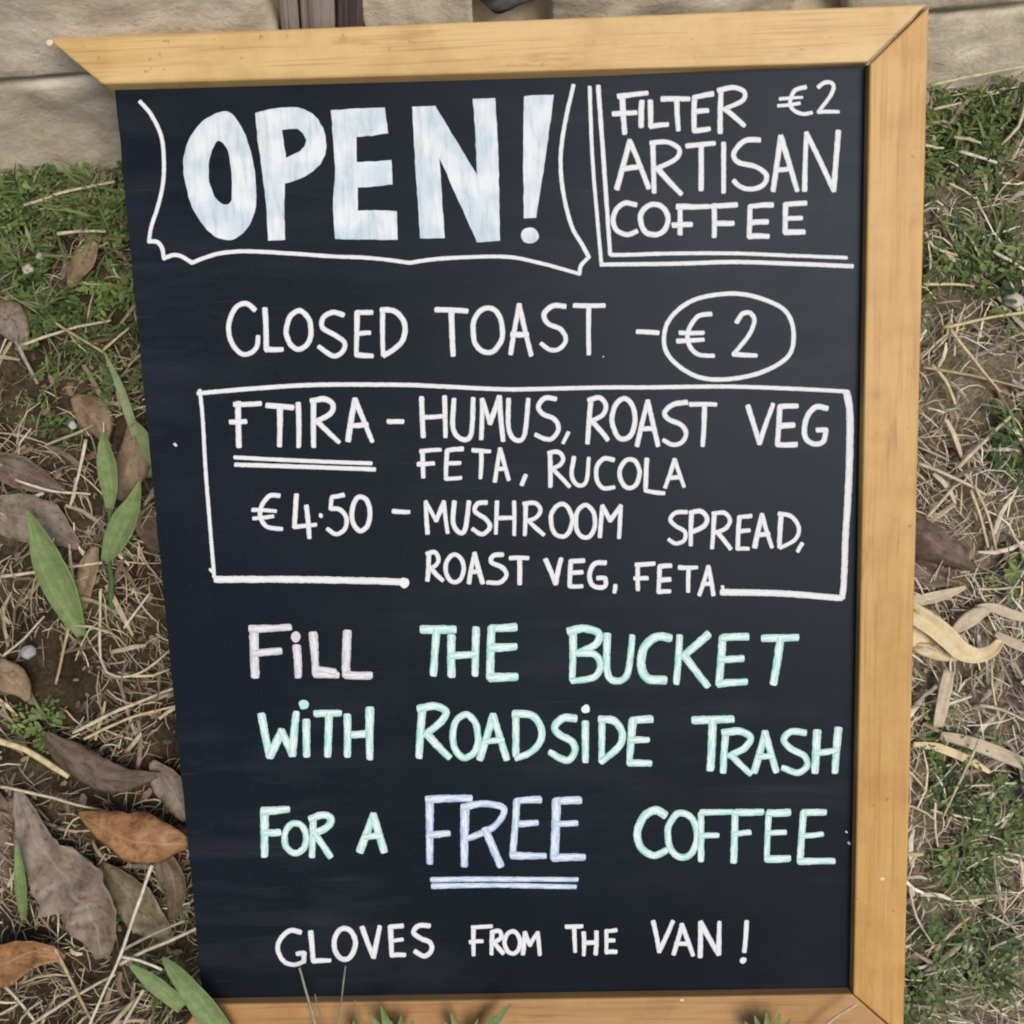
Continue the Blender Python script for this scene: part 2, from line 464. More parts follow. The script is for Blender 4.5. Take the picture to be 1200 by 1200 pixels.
bm_obj('plank', plank(-.018, .012, .004, 5), M['timber'], post, True)
k = NT('dark_weathered_timber')
v = k.coord('Object', (190, 190, 3))
k.base(k.ramp(k.noise(v, 1, 5, .65, .6), [(.3, (.025, .018, .018)), (.5, (.095, .072, .068)), (.7, (.21, .17, .155))])); k.rough(.9, .15); M['timber_dark'] = k.m
prop(bm_obj('plank', plank(.014, .037, .005, 9), M['timber_dark'], post, True), 'darker brown plank on the right side of the post')

# ------------------------------------------------------------------ the sign
sign = empty('chalkboard_sign', (0, 0, 0))
sign.rotation_euler = (ELEV, 0, 0)
prop(sign, 'black chalkboard menu sign in honey pine frame missing its left rail', 'sign')
T = .0115
def uv2(x, y, n=0.0):
    p = board(x, y, n); return (p.x, p.y)

def loft(name, front, back, n0, n1, mat, bev=.0022):
    bm = bmesh.new()
    a = [bm.verts.new((u, w, n1)) for u, w in front]; b = [bm.verts.new((u, w, n0)) for u, w in back]
    bm.faces.new(a); bm.faces.new(b[::-1]); c = len(a)
    for i in range(c):
        j = (i + 1) % c
        bm.faces.new((b[i], b[j], a[j], a[i]))
    bmesh.ops.recalc_face_normals(bm, faces=bm.faces)
    bmesh.ops.bevel(bm, geom=list(bm.edges), offset=bev, segments=3, profile=.6, affect='EDGES')
    return bm_obj(name, bm, mat, sign, False)

TLo, TRo = uv2(55, 45, T), uv2(1088, 5.5, T)
TLi, TRi = uv2(119, 98, T), uv2(1018, 74, T)
BRi, BLi = uv2(1000, 1165, T), uv2(236, 1178, T)
TLb, TRb = uv2(131, 113), uv2(1013, 80.5)
BRb, BLb = uv2(994.5, 1156), uv2(238, 1170)
BRo = (.3835, BRi[1] - .050); BLo = uv2(205, 1217, T)
def off(p, dx, dy): return (p[0] + dx, p[1] + dy)
g = .0008
top_rail = loft('top_rail', [off(TLi, 0, 0), off(TRi, -g, g), off(TRo, -g, g), TLo], [TLb, off(TRb, -g, g), off(TRo, -g, g), TLo], -.019, T, M['wood_top'])
side_rail = loft('side_rail', [BRi, off(BRo, g, g), off(TRo, g * .6, -g), off(TRi, g, -g)], [BRb, off(BRo, g, g), off(TRo, g * .6, -g), off(TRb, g, -g)], -.019, T + .0008, M['wood_side'])
bottom_rail = loft('bottom_rail', [off(BLo, 0, 0), off(BRo, -g, -g), off(BRi, -g, -g), BLi], [BLo, off(BRo, -g, -g), off(BRb, -g, -g), BLb], -.019, T - .0006, M['wood_bottom'])

# the black panel, its left edge bare where the rail has come off
pl = [uv2(135, 110), uv2(1022, 76), uv2(1003, 1166), uv2(238, 1174)]
pl = [(pl[0][0], pl[0][1] + .004), pl[1], pl[2], pl[3]]
bm = bmesh.new()
NL = 40
lf = []
for i in range(NL + 1):
    t = i / NL
    u = pl[0][0] + (pl[3][0] - pl[0][0]) * t + .0009 * noise.noise(Vector((t * 30, 2, 0))) + .0005 * noise.noise(Vector((t * 90, 5, 0)))
    lf.append((u, pl[0][1] + (pl[3][1] - pl[0][1]) * t))
loop = lf + [pl[2], pl[1]]
a = [bm.verts.new((u, w, 0)) for u, w in loop]; b = [bm.verts.new((u, w, -.009)) for u, w in loop]
bm.faces.new(a); bm.faces.new(b[::-1])
for i in range(len(a)):
    j = (i + 1) % len(a); bm.faces.new((b[i], b[j], a[j], a[i]))
bmesh.ops.recalc_face_normals(bm, faces=bm.faces)
panel = bm_obj('panel', bm, M['panel'], sign)
prop(panel, 'matt black writing panel with bare left edge')

# ---- handwriting: every stroke is a thin raised ribbon of chalk paint on the panel
def catmull(p, closed=False, step=2.0):
    pts = [np.array(q, float) for q in p]; out = []
    n = len(pts); segs = n if closed else n - 1
    for i in range(segs):
        if closed: a, b, c, d = pts[(i - 1) % n], pts[i], pts[(i + 1) % n], pts[(i + 2) % n]
        else: a, b, c, d = pts[max(i - 1, 0)], pts[i], pts[i + 1], pts[min(i + 2, n - 1)]
        m = max(2, int(np.linalg.norm(c - b) / step))
        for s in range(m):
            t = s / m
            out.append(.5 * ((2 * b) + (c - a) * t + (2 * a - 5 * b + 4 * c - d) * t * t + (3 * b - a - 3 * c + d) * t ** 3))
    out.append(pts[0] if closed else pts[-1])
    return out
def straight(a, b, step=3.0):
    a, b = np.array(a, float), np.array(b, float); m = max(2, int(np.linalg.norm(b - a) / step))
    w = nr.uniform(-.5, .5)
    nn = np.array([-(b - a)[1], (b - a)[0]]); nn = nn / (np.linalg.norm(nn) + 1e-9)
    return [a + (b - a) * t / m + nn * w * math.sin(math.pi * t / m) for t in range(m + 1)]

class Ink:
    def __init__(self): self.v = []; self.f = []; self.uv = []; self.level = 0
    def ribbon(self, path, w, closed=False):
        path = [np.array(q, float) for q in path]
        w = w * nr.uniform(.95, 1.07) * (1.07 if w > 7 else 1.0)
        lv = .00022 + (self.level % 9) * .00005; self.level += 1
        n = len(path); r = w / 2
        cum = [0.0]
        for i in range(1, n): cum.append(cum[-1] + np.linalg.norm(path[i] - path[i - 1]))
        tot = cum[-1]; ph = nr.uniform(0, 99)
        pr0, pr1 = nr.uniform(.94, 1.12), nr.uniform(.84, 1.04); e0, e1 = nr.uniform(-.5, .5, 2)
        if closed: pr0 = pr1 = 1.0
        rows = []
        def tang(i):
            if closed:
                t = path[(i + 1) % (n - 1)] - path[(i - 1) % (n - 1)]
            else: t = path[min(i + 1, n - 1)] - path[max(i - 1, 0)]
            return t / (np.linalg.norm(t) + 1e-9)
        def row(c, t, hw, u):
            nn = np.array([-t[1], t[0]]); base = len(self.v)
            j1 = 1 + .13 * noise.noise(Vector((u * .22, ph, 0))) + .10 * noise.noise(Vector((u * .7, ph, 4))) * .5; j2 = 1 + .13 * noise.noise(Vector((u * .22, ph, 9))) + .10 * noise.noise(Vector((u * .7, ph, 14))) * .5
            pr = pr0 + (pr1 - pr0) * min(1, max(0, u / max(tot, 1))); j1 *= pr; j2 *= pr
            for s, hgt, vv in ((-1, 0, 0.0), (0, .00003, .5), (1, 0, 1.0)):
                q = c + nn * s * hw * (j1 if s < 0 else j2)
                p = board(q[0], q[1], lv + hgt)
                self.v.append((p.x, p.y, p.z)); self.uv.append((u * .01, vv))
            rows.append(base)
        if not closed:
            t = tang(0)
            sd_ = np.array([-t[1], t[0]])
            for a_, q_ in ((.62, .58), (.5, .82), (.25, .95)): row(path[0] - t * r * a_ + sd_ * r * e0 * (1 - q_), t, r * q_, -r * a_)
        for i in range(n): row(path[i], tang(i), r, cum[i])
        if not closed:
            t = tang(n - 1)
            sd_ = np.array([-t[1], t[0]])
            for a_, q_ in ((.25, .95), (.5, .82), (.62, .58)): row(path[-1] + t * r * a_ + sd_ * r * e1 * (1 - q_), t, r * q_, tot + r * a_)
        for i in range(len(rows) - 1):
            a, b = rows[i], rows[i + 1]
            self.f.append((a, b, b + 1, a + 1)); self.f.append((a + 1, b + 1, b + 2, a + 2))
    def L(self, w, *pts):
        for a, b in zip(pts[:-1], pts[1:]): self.ribbon(straight(a, b), w)
    def S(self, w, *pts): self.ribbon(catmull(pts), w)
    def C(self, w, *pts): self.ribbon(catmull(pts, True), w, True)
    def O(self, w, c, rx, ry, tilt=0.0):
        pts = []
        for i in range(14):
            a = 2 * math.pi * i / 14 - 1.9
            x, y = rx * math.cos(a) * nr.uniform(.96, 1.04), ry * math.sin(a) * nr.uniform(.97, 1.03)
            pts.append((c[0] + x - tilt * y, c[1] + y))
        self.C(w, *pts)
    def D(self, c, r):
        self.poly([(c[0] + r * math.cos(a * .7) * nr.uniform(.88, 1.1), c[1] + r * math.sin(a * .7) * nr.uniform(.88, 1.1)) for a in range(9)], sm=True)
    def poly(self, outer, *holes, sm=False, keep=None):
        loops = []
        for lp in (outer,) + holes:
            if sm: lp = catmull(lp, True, 3.0)[:-1]
            else:
                o2 = []
                for i in range(len(lp)):
                    a, b = np.array(lp[i], float), np.array(lp[(i + 1) % len(lp)], float)
                    m = max(1, int(np.linalg.norm(b - a) / 5))
                    for s in range(m): o2.append(a + (b - a) * s / m)
                lp = o2
            q = [np.array(p) + np.array([noise.noise(Vector((p[0] * .12, p[1] * .12, 3))), noise.noise(Vector((p[0] * .12, p[1] * .12, 8)))]) * .8 for p in lp]
            loops.append([Vector((board(p[0], p[1], .0005).x, board(p[0], p[1], .0005).y, .0005)) for p in q])
        flat = [p for lp in loops for p in lp]
        tris = geometry.tessellate_polygon(loops)
        base = len(self.v)
        for p in flat: self.v.append(tuple(p)); self.uv.append((p.x, .5))
        for t in tris:
            a, b, c = (flat[i] for i in t)
            if (b - a).cross(c - a).z < 0: t = (t[0], t[2], t[1])
            self.f.append(tuple(base + i for i in t))
    def done(self, label, mat, name='chalk_lettering'):
        o = mesh_obj(name, self.v, self.f, mat, panel, True, self.uv)
        if label: prop(o, label); return o

# OPEN!
k = Ink()
k.poly([(260,131),(240,140),(225,157),(216,180),(215,200),(219,222),(226,245),(240,266),(252,277),(265,281),(277,279),(290,267),(299,247),(300,225),(298,197),(292,172),(284,151),(272,134)],
       [(257,165),(250,172),(245,190),(245,210),(250,227),(257,237),(266,240),(271,235),(272,215),(270,192),(266,174)], sm=True)
k.poly([(299,132.5),(310,129.5),(320,127.5),(330,126),(340,125.5),(349,126),(357,128),(366,133),(373,140.5),(378.5,150),(381.5,160),(382.5,171),(381,182),(376,192),(367,200.5),(357,207),(346,211.5),(334,215),(333,240),(334,281),(314,282),(312,240),(307,200),(302,165)],
       [(330.5,152),(340,151),(349,151),(355,156),(359,164),(357,171),(351,177),(344,181),(335,185),(333,170)])
k.poly([(388,129.5),(420,127),(451,126),(454.5,156),(436,159),(417.5,160.5),(418,190),(440,189),(459,187.5),(460,216),(440,218.5),(419,220),(419.5,247),(440,246.5),(465,247),(466,281),(430,281),(392.5,280),(390,240),(393,200),(390,160)])
k.poly([(483,125),(510,124),(559,205),(557,155),(554,116),(580.5,115),(584,180),(586,282),(559,284),(515,185),(521,279),(492.5,279.5),(487,200)])
k.poly([(614,112.5),(649,111),(639,187),(628,255),(614,256),(613,180)])
k.poly([(621 + 10.5 * math.cos(a * .6283), 276 + 9.5 * math.sin(a * .6283)) for a in range(10)], sm=True)
k.done('big bluish white block letters OPEN! at the top left', M['chalk_big'])

k = Ink()
k.S(4.8, (164,119),(177.5,135),(189,160),(192,187.5),(191,215),(185,242),(177.5,265),(174.5,283))
k.S(4.8, (174.5,283),(184,283.5),(190,291),(192,303)); k.S(4.8, (192,303),(202.5,299),(212.5,300.5),(225,308))
k.S(4.6, (225,308),(240,302),(260,296.5),(290,294.5),(340,297),(390,300.5),(420,301.5),(450,304),(480,308))
k.S(4.6, (480,308),(507,304),(545,301.5),(595,301),(632,308),(658,315),(679,321)); k.S(4.6, (679,321),(681,311),(690,301.5)); k.S(4.6, (690,301.5),(683,288),(670,265),(660,225),(657,185),(662,145),(672,100))
k.done('thin white scalloped outline around OPEN!', M['chalk_white'], 'chalk_border')

# the coffee box, top right
k = Ink()
k.S(5, (691,102),(694,180),(699,245),(705,311)); k.S(5, (701,101),(707.5,190),(715,298)); k.S(5, (706,310),(790,309),(859,307),(927,309),(999,312)); k.S(4.5, (716,298.6),(735,298.6),(790,297),(859,297),(927,299.5),(992,302))
k.done('double white corner line beside the coffee price', M['chalk_white'], 'chalk_border')
w = 6.2
k = Ink()
k.L(w,(729,111),(732,156)); k.L(w,(725,113),(758,109)); k.L(w,(719,133.5),(745,132)); k.L(w,(752,119),(751.5,148)); k.L(w,(762,118.5),(762.5,148),(782,146))
k.L(w,(776,116),(807,116)); k.L(w,(793,117),(795,152)); k.L(w,(835,110),(814,114),(813.5,153),(831,151)); k.L(w,(814,131),(829,129.5))
k.L(w,(845,107.5),(844,155)); k.S(w,(842,106),(859,102.5),(872,107.5),(870,118),(848,128)); k.L(w,(850,128),(872,147))
k.done('word FILTER in white chalk', M['chalk_white'])
k = Ink(); w = 5
k.S(w,(944,102),(931.5,106),(926,118.5),(929,128),(940,133.5),(951,132)); k.L(4,(914,116),(940,114)); k.L(4,(912,124),(937,121))
k.S(w,(959,102),(965,97.5),(973,96.5),(977,102),(972,114),(959,131)); k.L(w,(959,131),(982.5,131))
k.done('price €2 in white chalk at the top right', M['chalk_white'])
k = Ink(); w = 6.2
k.L(w,(723,221),(738,165),(760,220)); k.L(w,(730,198),(751.5,195.5)); k.L(w,(765,168),(766.6,225)); k.S(w,(763,167.5),(782,166.6),(796,175),(791,187),(768,198)); k.L(w,(771,198),(798,227))
k.L(w,(805,171),(837,168)); k.L(w,(821.6,170),(821.6,222)); k.L(w,(848,168),(848,225)); k.S(w,(890,164),(873,165),(860,179),(865,190),(886,195.5),(898,205),(894.5,216.5),(881,221.6),(868,219),(860,212))
k.L(w,(906,223),(915,160),(934,223)); k.L(w,(909,199.6),(926,198)); k.L(w,(943,223),(945,156),(977,223),(982.5,154))
k.done('word ARTISAN in white chalk', M['chalk_white'])
k = Ink()
k.S(w,(745,240),(732,238),(722,246),(718.5,259),(723,270),(735,275),(746,271)); k.O(w,(766.6,257.5),16,18); k.L(w,(797,242),(797,274)); k.L(w,(794,242),(830,242)); k.L(w,(789,264),(810,263))
k.L(w,(837,240),(837,277)); k.L(w,(834,242),(863,240)); k.L(w,(838,261.5),(859,261.5)); k.L(w,(905,240),(879,242),(878,277),(900,277)); k.L(w,(879,261),(899,260)); k.L(w,(944,238),(920.6,239.5),(920,272),(942,271.7)); k.L(w,(921,256),(939,255.5))
k.done('word COFFEE in white chalk in the top right corner', M['chalk_white'])

# closed toast
k = Ink(); w = 6
k.S(w,(298.5,363),(288,355.5),(275.5,361.5),(268,381),(271,400.5),(282,414),(293,414),(301,406),(302.4,394.5)); k.L(w,(310.5,362),(312,409.5),(330.5,409.5)); k.O(w,(350,387),14.5,22.5)
k.S(w,(402,369),(390,366),(379,372),(378,384),(393,393),(404,402),(400.5,413),(390,417),(374,406.5)); k.L(w,(435.5,366),(418.5,366),(417.6,415.5),(436,417)); k.L(w,(418,391.5),(433,390)); k.L(w,(448.5,364),(449,416)); k.S(w,(447,363),(463,365),(474,379),(472.5,397.5),(462,409),(450,416.5))
k.done('word CLOSED in white chalk', M['chalk_white'])
k = Ink()
k.L(w,(511,363),(547,364.5)); k.L(w,(529,364.6),(531,416)); k.O(w,(571.5,387),17.5,26.5); k.L(w,(598.4,414.5),(608.5,357),(622.5,416)); k.L(w,(600,391.7),(618,391.7)); k.S(w,(662,359),(648,358.5),(637.5,368),(642,379),(657,386),(663,398),(656,408.5),(645,410),(634.5,403)); k.L(w,(673,358),(708,358)); k.L(w,(690,359),(690,414.5))
k.done('word TOAST in white chalk', M['chalk_white'])
k = Ink(); k.L(5.8,(747,388.6),(771,390)); k.done('white chalk dash', M['chalk_white'], 'chalk_dash')
k = Ink()
k.S(w,(833,368),(817.5,371),(807,387),(807,403),(817.5,415),(836,417)); k.L(5.5,(797,390),(824,390)); k.L(5.5,(794,399.7),(824,398)); k.S(w,(863.4,377.5),(870,368),(879,366.8),(884,376),(877.5,393),(859.5,415)); k.L(w,(859.5,415),(886,416.5))
k.done('price €2 inside the chalk circle', M['chalk_white'])
k = Ink()
k.C(5.2,(778,398),(782.7,377.5),(798.5,360),(820.7,349),(855.5,344),(884,347.4),(912.5,358.5),(925,371),(930,390),(927,412),(912.5,426.6),(884,439),(849,444.6),(820.7,442.4),(798.5,431.3),(782.7,415.5))
k.done('white chalk circle drawn round the toast price', M['chalk_white'], 'chalk_circle')

# the ftira box
k = Ink()
k.S(4.8,(234,457.5),(237.5,490),(241,552),(246,615),(251,676)); k.S(4.8,(232,461),(295,455.5),(370,451),(470,451),(510,452.5),(585,456),(622,456),(710,454),(753,454),(847,453),(917,455),(993,458.7))
k.S(7.2,(992,460),(996,487),(995,557),(991,627),(989,680),(987,700)); k.S(7.5,(846,694),(917,695.5),(985,701)); k.S(7.5,(253,679),(345,679),(445,681),(474,682.5)); k.D((474,683), 6); k.L(3,(246,667),(250,671))
k.done('white ruled box around the ftira prices, open at the bottom', M['chalk_white'], 'chalk_border')
k = Ink(); w = 6.3
k.L(w,(279,472),(280,523)); k.L(w,(275,474),(305,473)); k.L(5.5,(270,494.5),(288,494)); k.L(w,(313,475),(343,477.5)); k.L(w,(328,477),(327.5,522)); k.L(w,(349.5,473),(350,523)); k.L(w,(367.5,470),(367.5,523)); k.S(w,(365,470),(380,467.5),(390,474),(387,485),(370,494)); k.L(w,(372,494),(397,518)); k.L(w,(408,516),(416,468),(436,517)); k.L(w,(409,499),(430,497.5))
k.done('word FTIRA in white chalk', M['chalk_white'])
k = Ink(); k.L(5.8,(455,494),(472,494)); k.done('white chalk dash', M['chalk_white'], 'chalk_dash')
k = Ink()
k.L(5,(275,536),(435,543)); k.L(5,(276,544.5),(439,550)); k.done('double white underline beneath FTIRA', M['chalk_white'], 'chalk_underline')
k = Ink(); w = 5.4
k.S(w,(327,581),(316,581),(307,592),(305,605),(312.5,617),(330,620)); k.L(4.4,(296,597.5),(323,599)); k.L(4.4,(297,607.5),(320,605)); k.L(w,(347.5,580),(345,617.5),(370,615)); k.L(w,(359,593),(362.5,630)); k.D((376,604),2.8)
k.L(w,(402.5,580),(389,582.5),(387.5,596)); k.S(w,(388,596),(399,597.5),(406,607.5),(404,620),(394,626),(384,620)); k.O(w,(423,602),10.5,20)
k.done('price €4.50 in white chalk', M['chalk_white'])
k = Ink(); k.L(5.8,(461,599),(479,600)); k.done('white chalk dash', M['chalk_white'], 'chalk_dash')
k = Ink(); w = 5.8
k.L(w,(494,466),(496,511.5)); k.L(w,(521,465),(522,511.5)); k.L(w,(495,489),(521,487.5)); k.S(w,(532,468),(531,502),(541,514.5),(552,509),(554.5,467)); k.L(w,(564,514),(565,468),(574,496),(585,465),(589.5,516)); k.S(w,(596,468),(596,502),(604,515.5),(614.5,510),(619,468))
k.S(w,(651,467.5),(638.5,466.5),(631,476),(636,485),(650,491.5),(654.5,503),(647.5,513.5),(639,514.5),(628,509.5)); k.L(5,(666,507),(660,519))
k.done('word HUMUS with a comma in white chalk', M['chalk_white'])
k = Ink()
k.L(w,(692.5,468),(688.5,519)); k.S(w,(690,469),(702.5,466),(710,475),(706,486.5),(691,494)); k.L(w,(694,494),(712,515)); k.O(w,(731,491),13.5,24)
k.L(w,(746.5,522),(759,470),(771,522)); k.L(w,(750,503),(767,502.5)); k.S(w,(804.5,471.5),(789,474),(779,483),(783,491),(799,498.5),(804,509),(798,519),(788,521),(778,516)); k.L(w,(809,474),(838.7,474)); k.L(w,(825.7,475),(823.5,522))
k.done('word ROAST in white chalk beside HUMUS', M['chalk_white'])
k = Ink(); w = 6.2
k.L(w,(876.5,476),(890,519.5),(906,474)); k.L(w,(934,476),(914,476.5),(911,521),(933,521)); k.L(w,(913,499.5),(930,498)); k.S(w,(969,478.5),(956,477),(946,488),(942.5,505),(946,516),(956,520.5),(965,517),(968,504)); k.L(w,(968,504),(958,504))
k.done('word VEG in white chalk at the right of the box', M['chalk_white'])
k = Ink(); w = 5.2
k.L(w,(495,528),(496,559)); k.L(w,(493,529),(516,527)); k.L(w,(490,544),(508,543)); k.L(w,(542,526),(524,528),(522.5,561),(540,560)); k.L(w,(523,543),(539,542.5)); k.L(w,(554,527.5),(574,529)); k.L(w,(564,529),(563,560)); k.L(w,(580,564),(586,526),(596,562)); k.L(w,(582,550),(592.5,549)); k.L(5,(616,557),(611.5,568))
k.done('word FETA with a comma in the third row of the box', M['chalk_white'])
k = Ink()
k.L(w,(644.5,532),(645,570)); k.S(w,(643,531),(654,529.5),(660,537),(656,545),(645,550)); k.L(w,(648,550),(667,570)); k.S(w,(672.5,536),(670,557.5),(677.5,568.5),(687,564),(690,537)); k.S(w,(719,539),(707.5,537.5),(699.5,547),(699.5,562.5),(707,572),(719.5,571)); k.O(w,(738,555),11.5,17); k.L(w,(758,538),(756.5,575),(778,578)); k.L(w,(779.5,571),(790.7,538.5),(801.5,570)); k.L(w,(783,560),(797.7,559))
k.done('word RUCOLA in white chalk', M['chalk_white'])
k = Ink()
k.L(w,(501,625),(499,588),(511,610),(520,588),(524.5,624)); k.S(w,(532.5,588),(531,612),(537.5,623.5),(545,620.5),(549.5,588)); k.S(w,(570,589),(560,590),(556.5,599),(570,609),(574,618),(565,626),(554,620)); k.L(w,(582.5,588),(581,625)); k.L(w,(602.5,588),(602.5,626.5)); k.L(w,(582,607.5),(602.5,607)); k.L(w,(616,591),(615,626.5)); k.S(w,(614,590.5),(627,589.5),(633.5,598),(627.5,607),(617.5,610)); k.L(w,(619,610),(637,626.5)); k.O(w,(658,610),12.5,19); k.O(w,(686,611),11.5,19); k.L(w,(703,629),(706,593),(715,610),(727.5,593),(725.5,630))
k.done('word MUSHROOM in white chalk', M['chalk_white'])
k = Ink(); w = 5.4
k.S(w,(804.5,600),(791.5,601),(785.5,609),(792,616.5),(802.5,623),(802,633),(792,637),(784,632.5)); k.L(w,(810.5,599.5),(809.5,638.5)); k.S(w,(809,601),(821,599),(828.5,607),(825,616.5),(811.7,623)); k.L(w,(837,602),(834.5,642)); k.S(w,(835.5,602),(849,601),(855.5,610),(850,619.5),(838.5,624)); k.L(w,(841,624),(856,643)); k.L(w,(880,604.5),(866.5,605.6),(864.5,643),(877,643)); k.L(w,(865.5,623),(878,621.5)); k.L(w,(884.5,641),(893,603),(904.5,641)); k.L(w,(887,626.7),(901,625.5)); k.L(w,(915.5,603),(913.5,641)); k.S(w,(913,602),(927,605),(936,618),(932,632),(914.5,642)); k.L(5,(940,637),(935,646))
k.done('word SPREAD with a comma in white chalk', M['chalk_white'])
k = Ink()
k.L(w,(502.5,648),(501,680)); k.S(w,(500.5,649),(509.5,647),(514,655.5),(510,663),(502.5,666)); k.L(w,(505,666),(518.5,680)); k.O(w,(533,666),10.5,16); k.L(w,(549.5,683),(556,648.5),(565.5,683)); k.L(w,(552,670),(562.5,669.5)); k.S(w,(589,650),(578.5,651),(575.5,658.5),(589,665.5),(593.5,674),(586,682.5),(571.5,682.5)); k.L(w,(598,654),(618.5,654)); k.L(w,(609,655),(609,684))
k.done('word ROAST in white chalk in the bottom row of the box', M['chalk_white'])
k = Ink()
k.L(w,(639.5,656),(651,684),(657.5,655)); k.L(w,(684,657),(669,657.5),(667.5,687),(682,687)); k.L(w,(668.5,671),(682,670.5)); k.S(w,(709.5,659.5),(697,660.5),(691,672),(693,684),(701,688.5),(709.5,686.5),(709.5,678)); k.L(w,(709,677.5),(700.5,677.5)); k.L(5.2,(721,686),(720,694))
k.done('word VEG with a comma in the bottom row of the box', M['chalk_white'])
k = Ink()
k.L(w,(747.5,661.5),(747.5,691)); k.L(w,(745.5,662),(766.5,660.5)); k.L(w,(744,678),(758.5,677.5)); k.L(w,(786,663),(773,664),(771.5,693.5),(785,693)); k.L(w,(773,680),(785,679)); k.L(w,(796,665),(816.5,665)); k.L(w,(807,666),(806.5,693)); k.L(w,(819.5,697),(830,664),(836,697)); k.L(w,(823,685),(833.5,684)); k.L(3.5,(846.5,687),(847.5,692))
k.done('word FETA in the bottom row of the box', M['chalk_white'])

# fill the bucket ...
k = Ink(); w = 9
k.L(w,(297.7,740),(299,792)); k.L(w,(294,737),(339,735)); k.L(8,(299,765.5),(328,763)); k.L(8.5,(347.7,758),(349.5,792)); k.D((346.5,746.4),6); k.L(8.5,(367,743),(370,790),(395,791)); k.L(7,(373,784),(392,787)); k.L(8.5,(407,741),(405.6,791),(434,791.7))
k.done('word FiLL in pale pinkish white chalk', M['chalk_pink'])
k = Ink(); w = 8.6
k.L(w,(495,737.7),(532,737.7)); k.L(w,(511.5,740),(507.8,790)); k.L(w,(529,746),(529,791.5)); k.L(w,(558,737),(556.7,790)); k.L(w,(530,768.6),(556,767)); k.L(w,(603.5,735),(576,736),(574.5,794),(604.5,793)); k.L(w,(576,759),(603.5,757.8))
k.done('word THE in mint and white chalk beside FiLL', M['chalk_mint'])
k = Ink(); w = 8
k.L(w,(671.6,741),(670.5,796)); k.S(w,(667,740),(684,736.5),(701.5,742),(698,755),(677,765)); k.S(w,(678,765.5),(697,767),(703.5,780),(696,793.5),(671,798)); k.S(w,(711.7,744),(711.7,788),(722.5,798),(735.5,789),(741,746)); k.S(9,(785,747.5),(769,746.5),(755,759),(751.5,780),(759,795),(779,797))
k.L(w,(796.5,746),(792.5,800)); k.L(w,(830,743.5),(800,769.5)); k.L(w,(802.7,769),(829,803.5)); k.L(w,(875.5,746),(847,747),(842.5,801.5),(874,799)); k.L(w,(845,773),(870,771.7)); k.L(w,(894.5,748),(934,747)); k.L(8.5,(914.5,750),(906.5,800.5))
k.done('word BUCKET in mint and white chalk', M['chalk_mint'])
k = Ink(); w = 8.4
k.L(w,(306.5,838),(316,886),(330,857),(342.5,884),(347,836)); k.L(w,(359,845),(359.4,885)); k.D((356,825.6),6); k.L(w,(370,836.4),(398,835.8)); k.L(w,(385.6,838),(384,885)); k.L(w,(407,839),(407,885)); k.L(w,(433.4,831),(433.4,888)); k.L(w,(409,861),(432,859.5))
k.done('word WiTH in mint and white chalk', M['chalk_mint'])
k = Ink(); w = 8
k.L(w,(495,832),(491,886.5)); k.S(w,(491,830.5),(509,827.5),(522.5,833.5),(517,845.5),(498,861)); k.L(w,(501,861),(526,887)); k.O(7.5,(545.3,863),15,25); k.L(w,(562.5,889),(578,838.5),(593.5,889)); k.L(7,(569,869),(589,867)); k.L(w,(604.5,838.5),(604.5,885)); k.S(w,(602.5,836.4),(623.5,838.5),(634,853),(633,869),(621,882),(605.5,888))
k.S(w,(674,842),(660,841.5),(650,852),(656,861),(670.5,869.5),(673.5,881.5),(664,891),(645,882)); k.L(w,(686,847),(686,891.5)); k.D((686.4,831),5); k.L(w,(705.5,845),(705,890)); k.S(w,(703.5,843),(719,844.5),(729,858),(726,874),(705,892.5)); k.L(w,(763,842.6),(741.5,844),(737.5,894),(761.5,894.5)); k.L(7.5,(740,867),(759,867))
k.done('word ROADSiDE in mint and white chalk', M['chalk_mint'])
k = Ink(); w = 8
k.L(w,(813,844),(858,842.6)); k.L(8.5,(835,846),(832.5,901)); k.L(w,(850.5,860),(847.5,904)); k.S(w,(848,858.6),(866.5,857),(879.5,864),(873,876),(855,885.5)); k.L(w,(858,886),(879,906.5)); k.L(w,(884,904),(896.7,858.5),(909.5,903.5)); k.L(7,(889,887),(905,886)); k.S(w,(943,858.5),(927,857.5),(918.5,867),(927,877.5),(942,885.5),(946,897),(935,905.5),(918,900)); k.L(w,(957.5,857.5),(955,904)); k.L(w,(982.5,854.5),(978.5,904)); k.L(7.5,(958,882.5),(980.5,879.6))
k.done('word TRASH in mint and white chalk', M['chalk_mint'])
k = Ink(); w = 8.4
k.L(9,(310,952),(310,1002)); k.L(w,(308,950.5),(337,948.4)); k.L(7.5,(312,976),(327,975.4)); k.O(7.5,(346,982),13,17.5); k.L(7.5,(367,961),(365.5,1003)); k.S(7.5,(364,959.5),(379,955),(388,960),(382.5,970),(367,977)); k.L(7.5,(369,977),(387,1003.5))
k.done('word FOR in mint chalk', M['chalk_mint'])
k = Ink()
k.L(8.4,(422,997),(437.5,955.5),(450,997)); k.L(7,(428,980.5),(445,979.6)); k.done('single letter A in mint chalk', M['chalk_mint'])
k = Ink(); w = 8.6
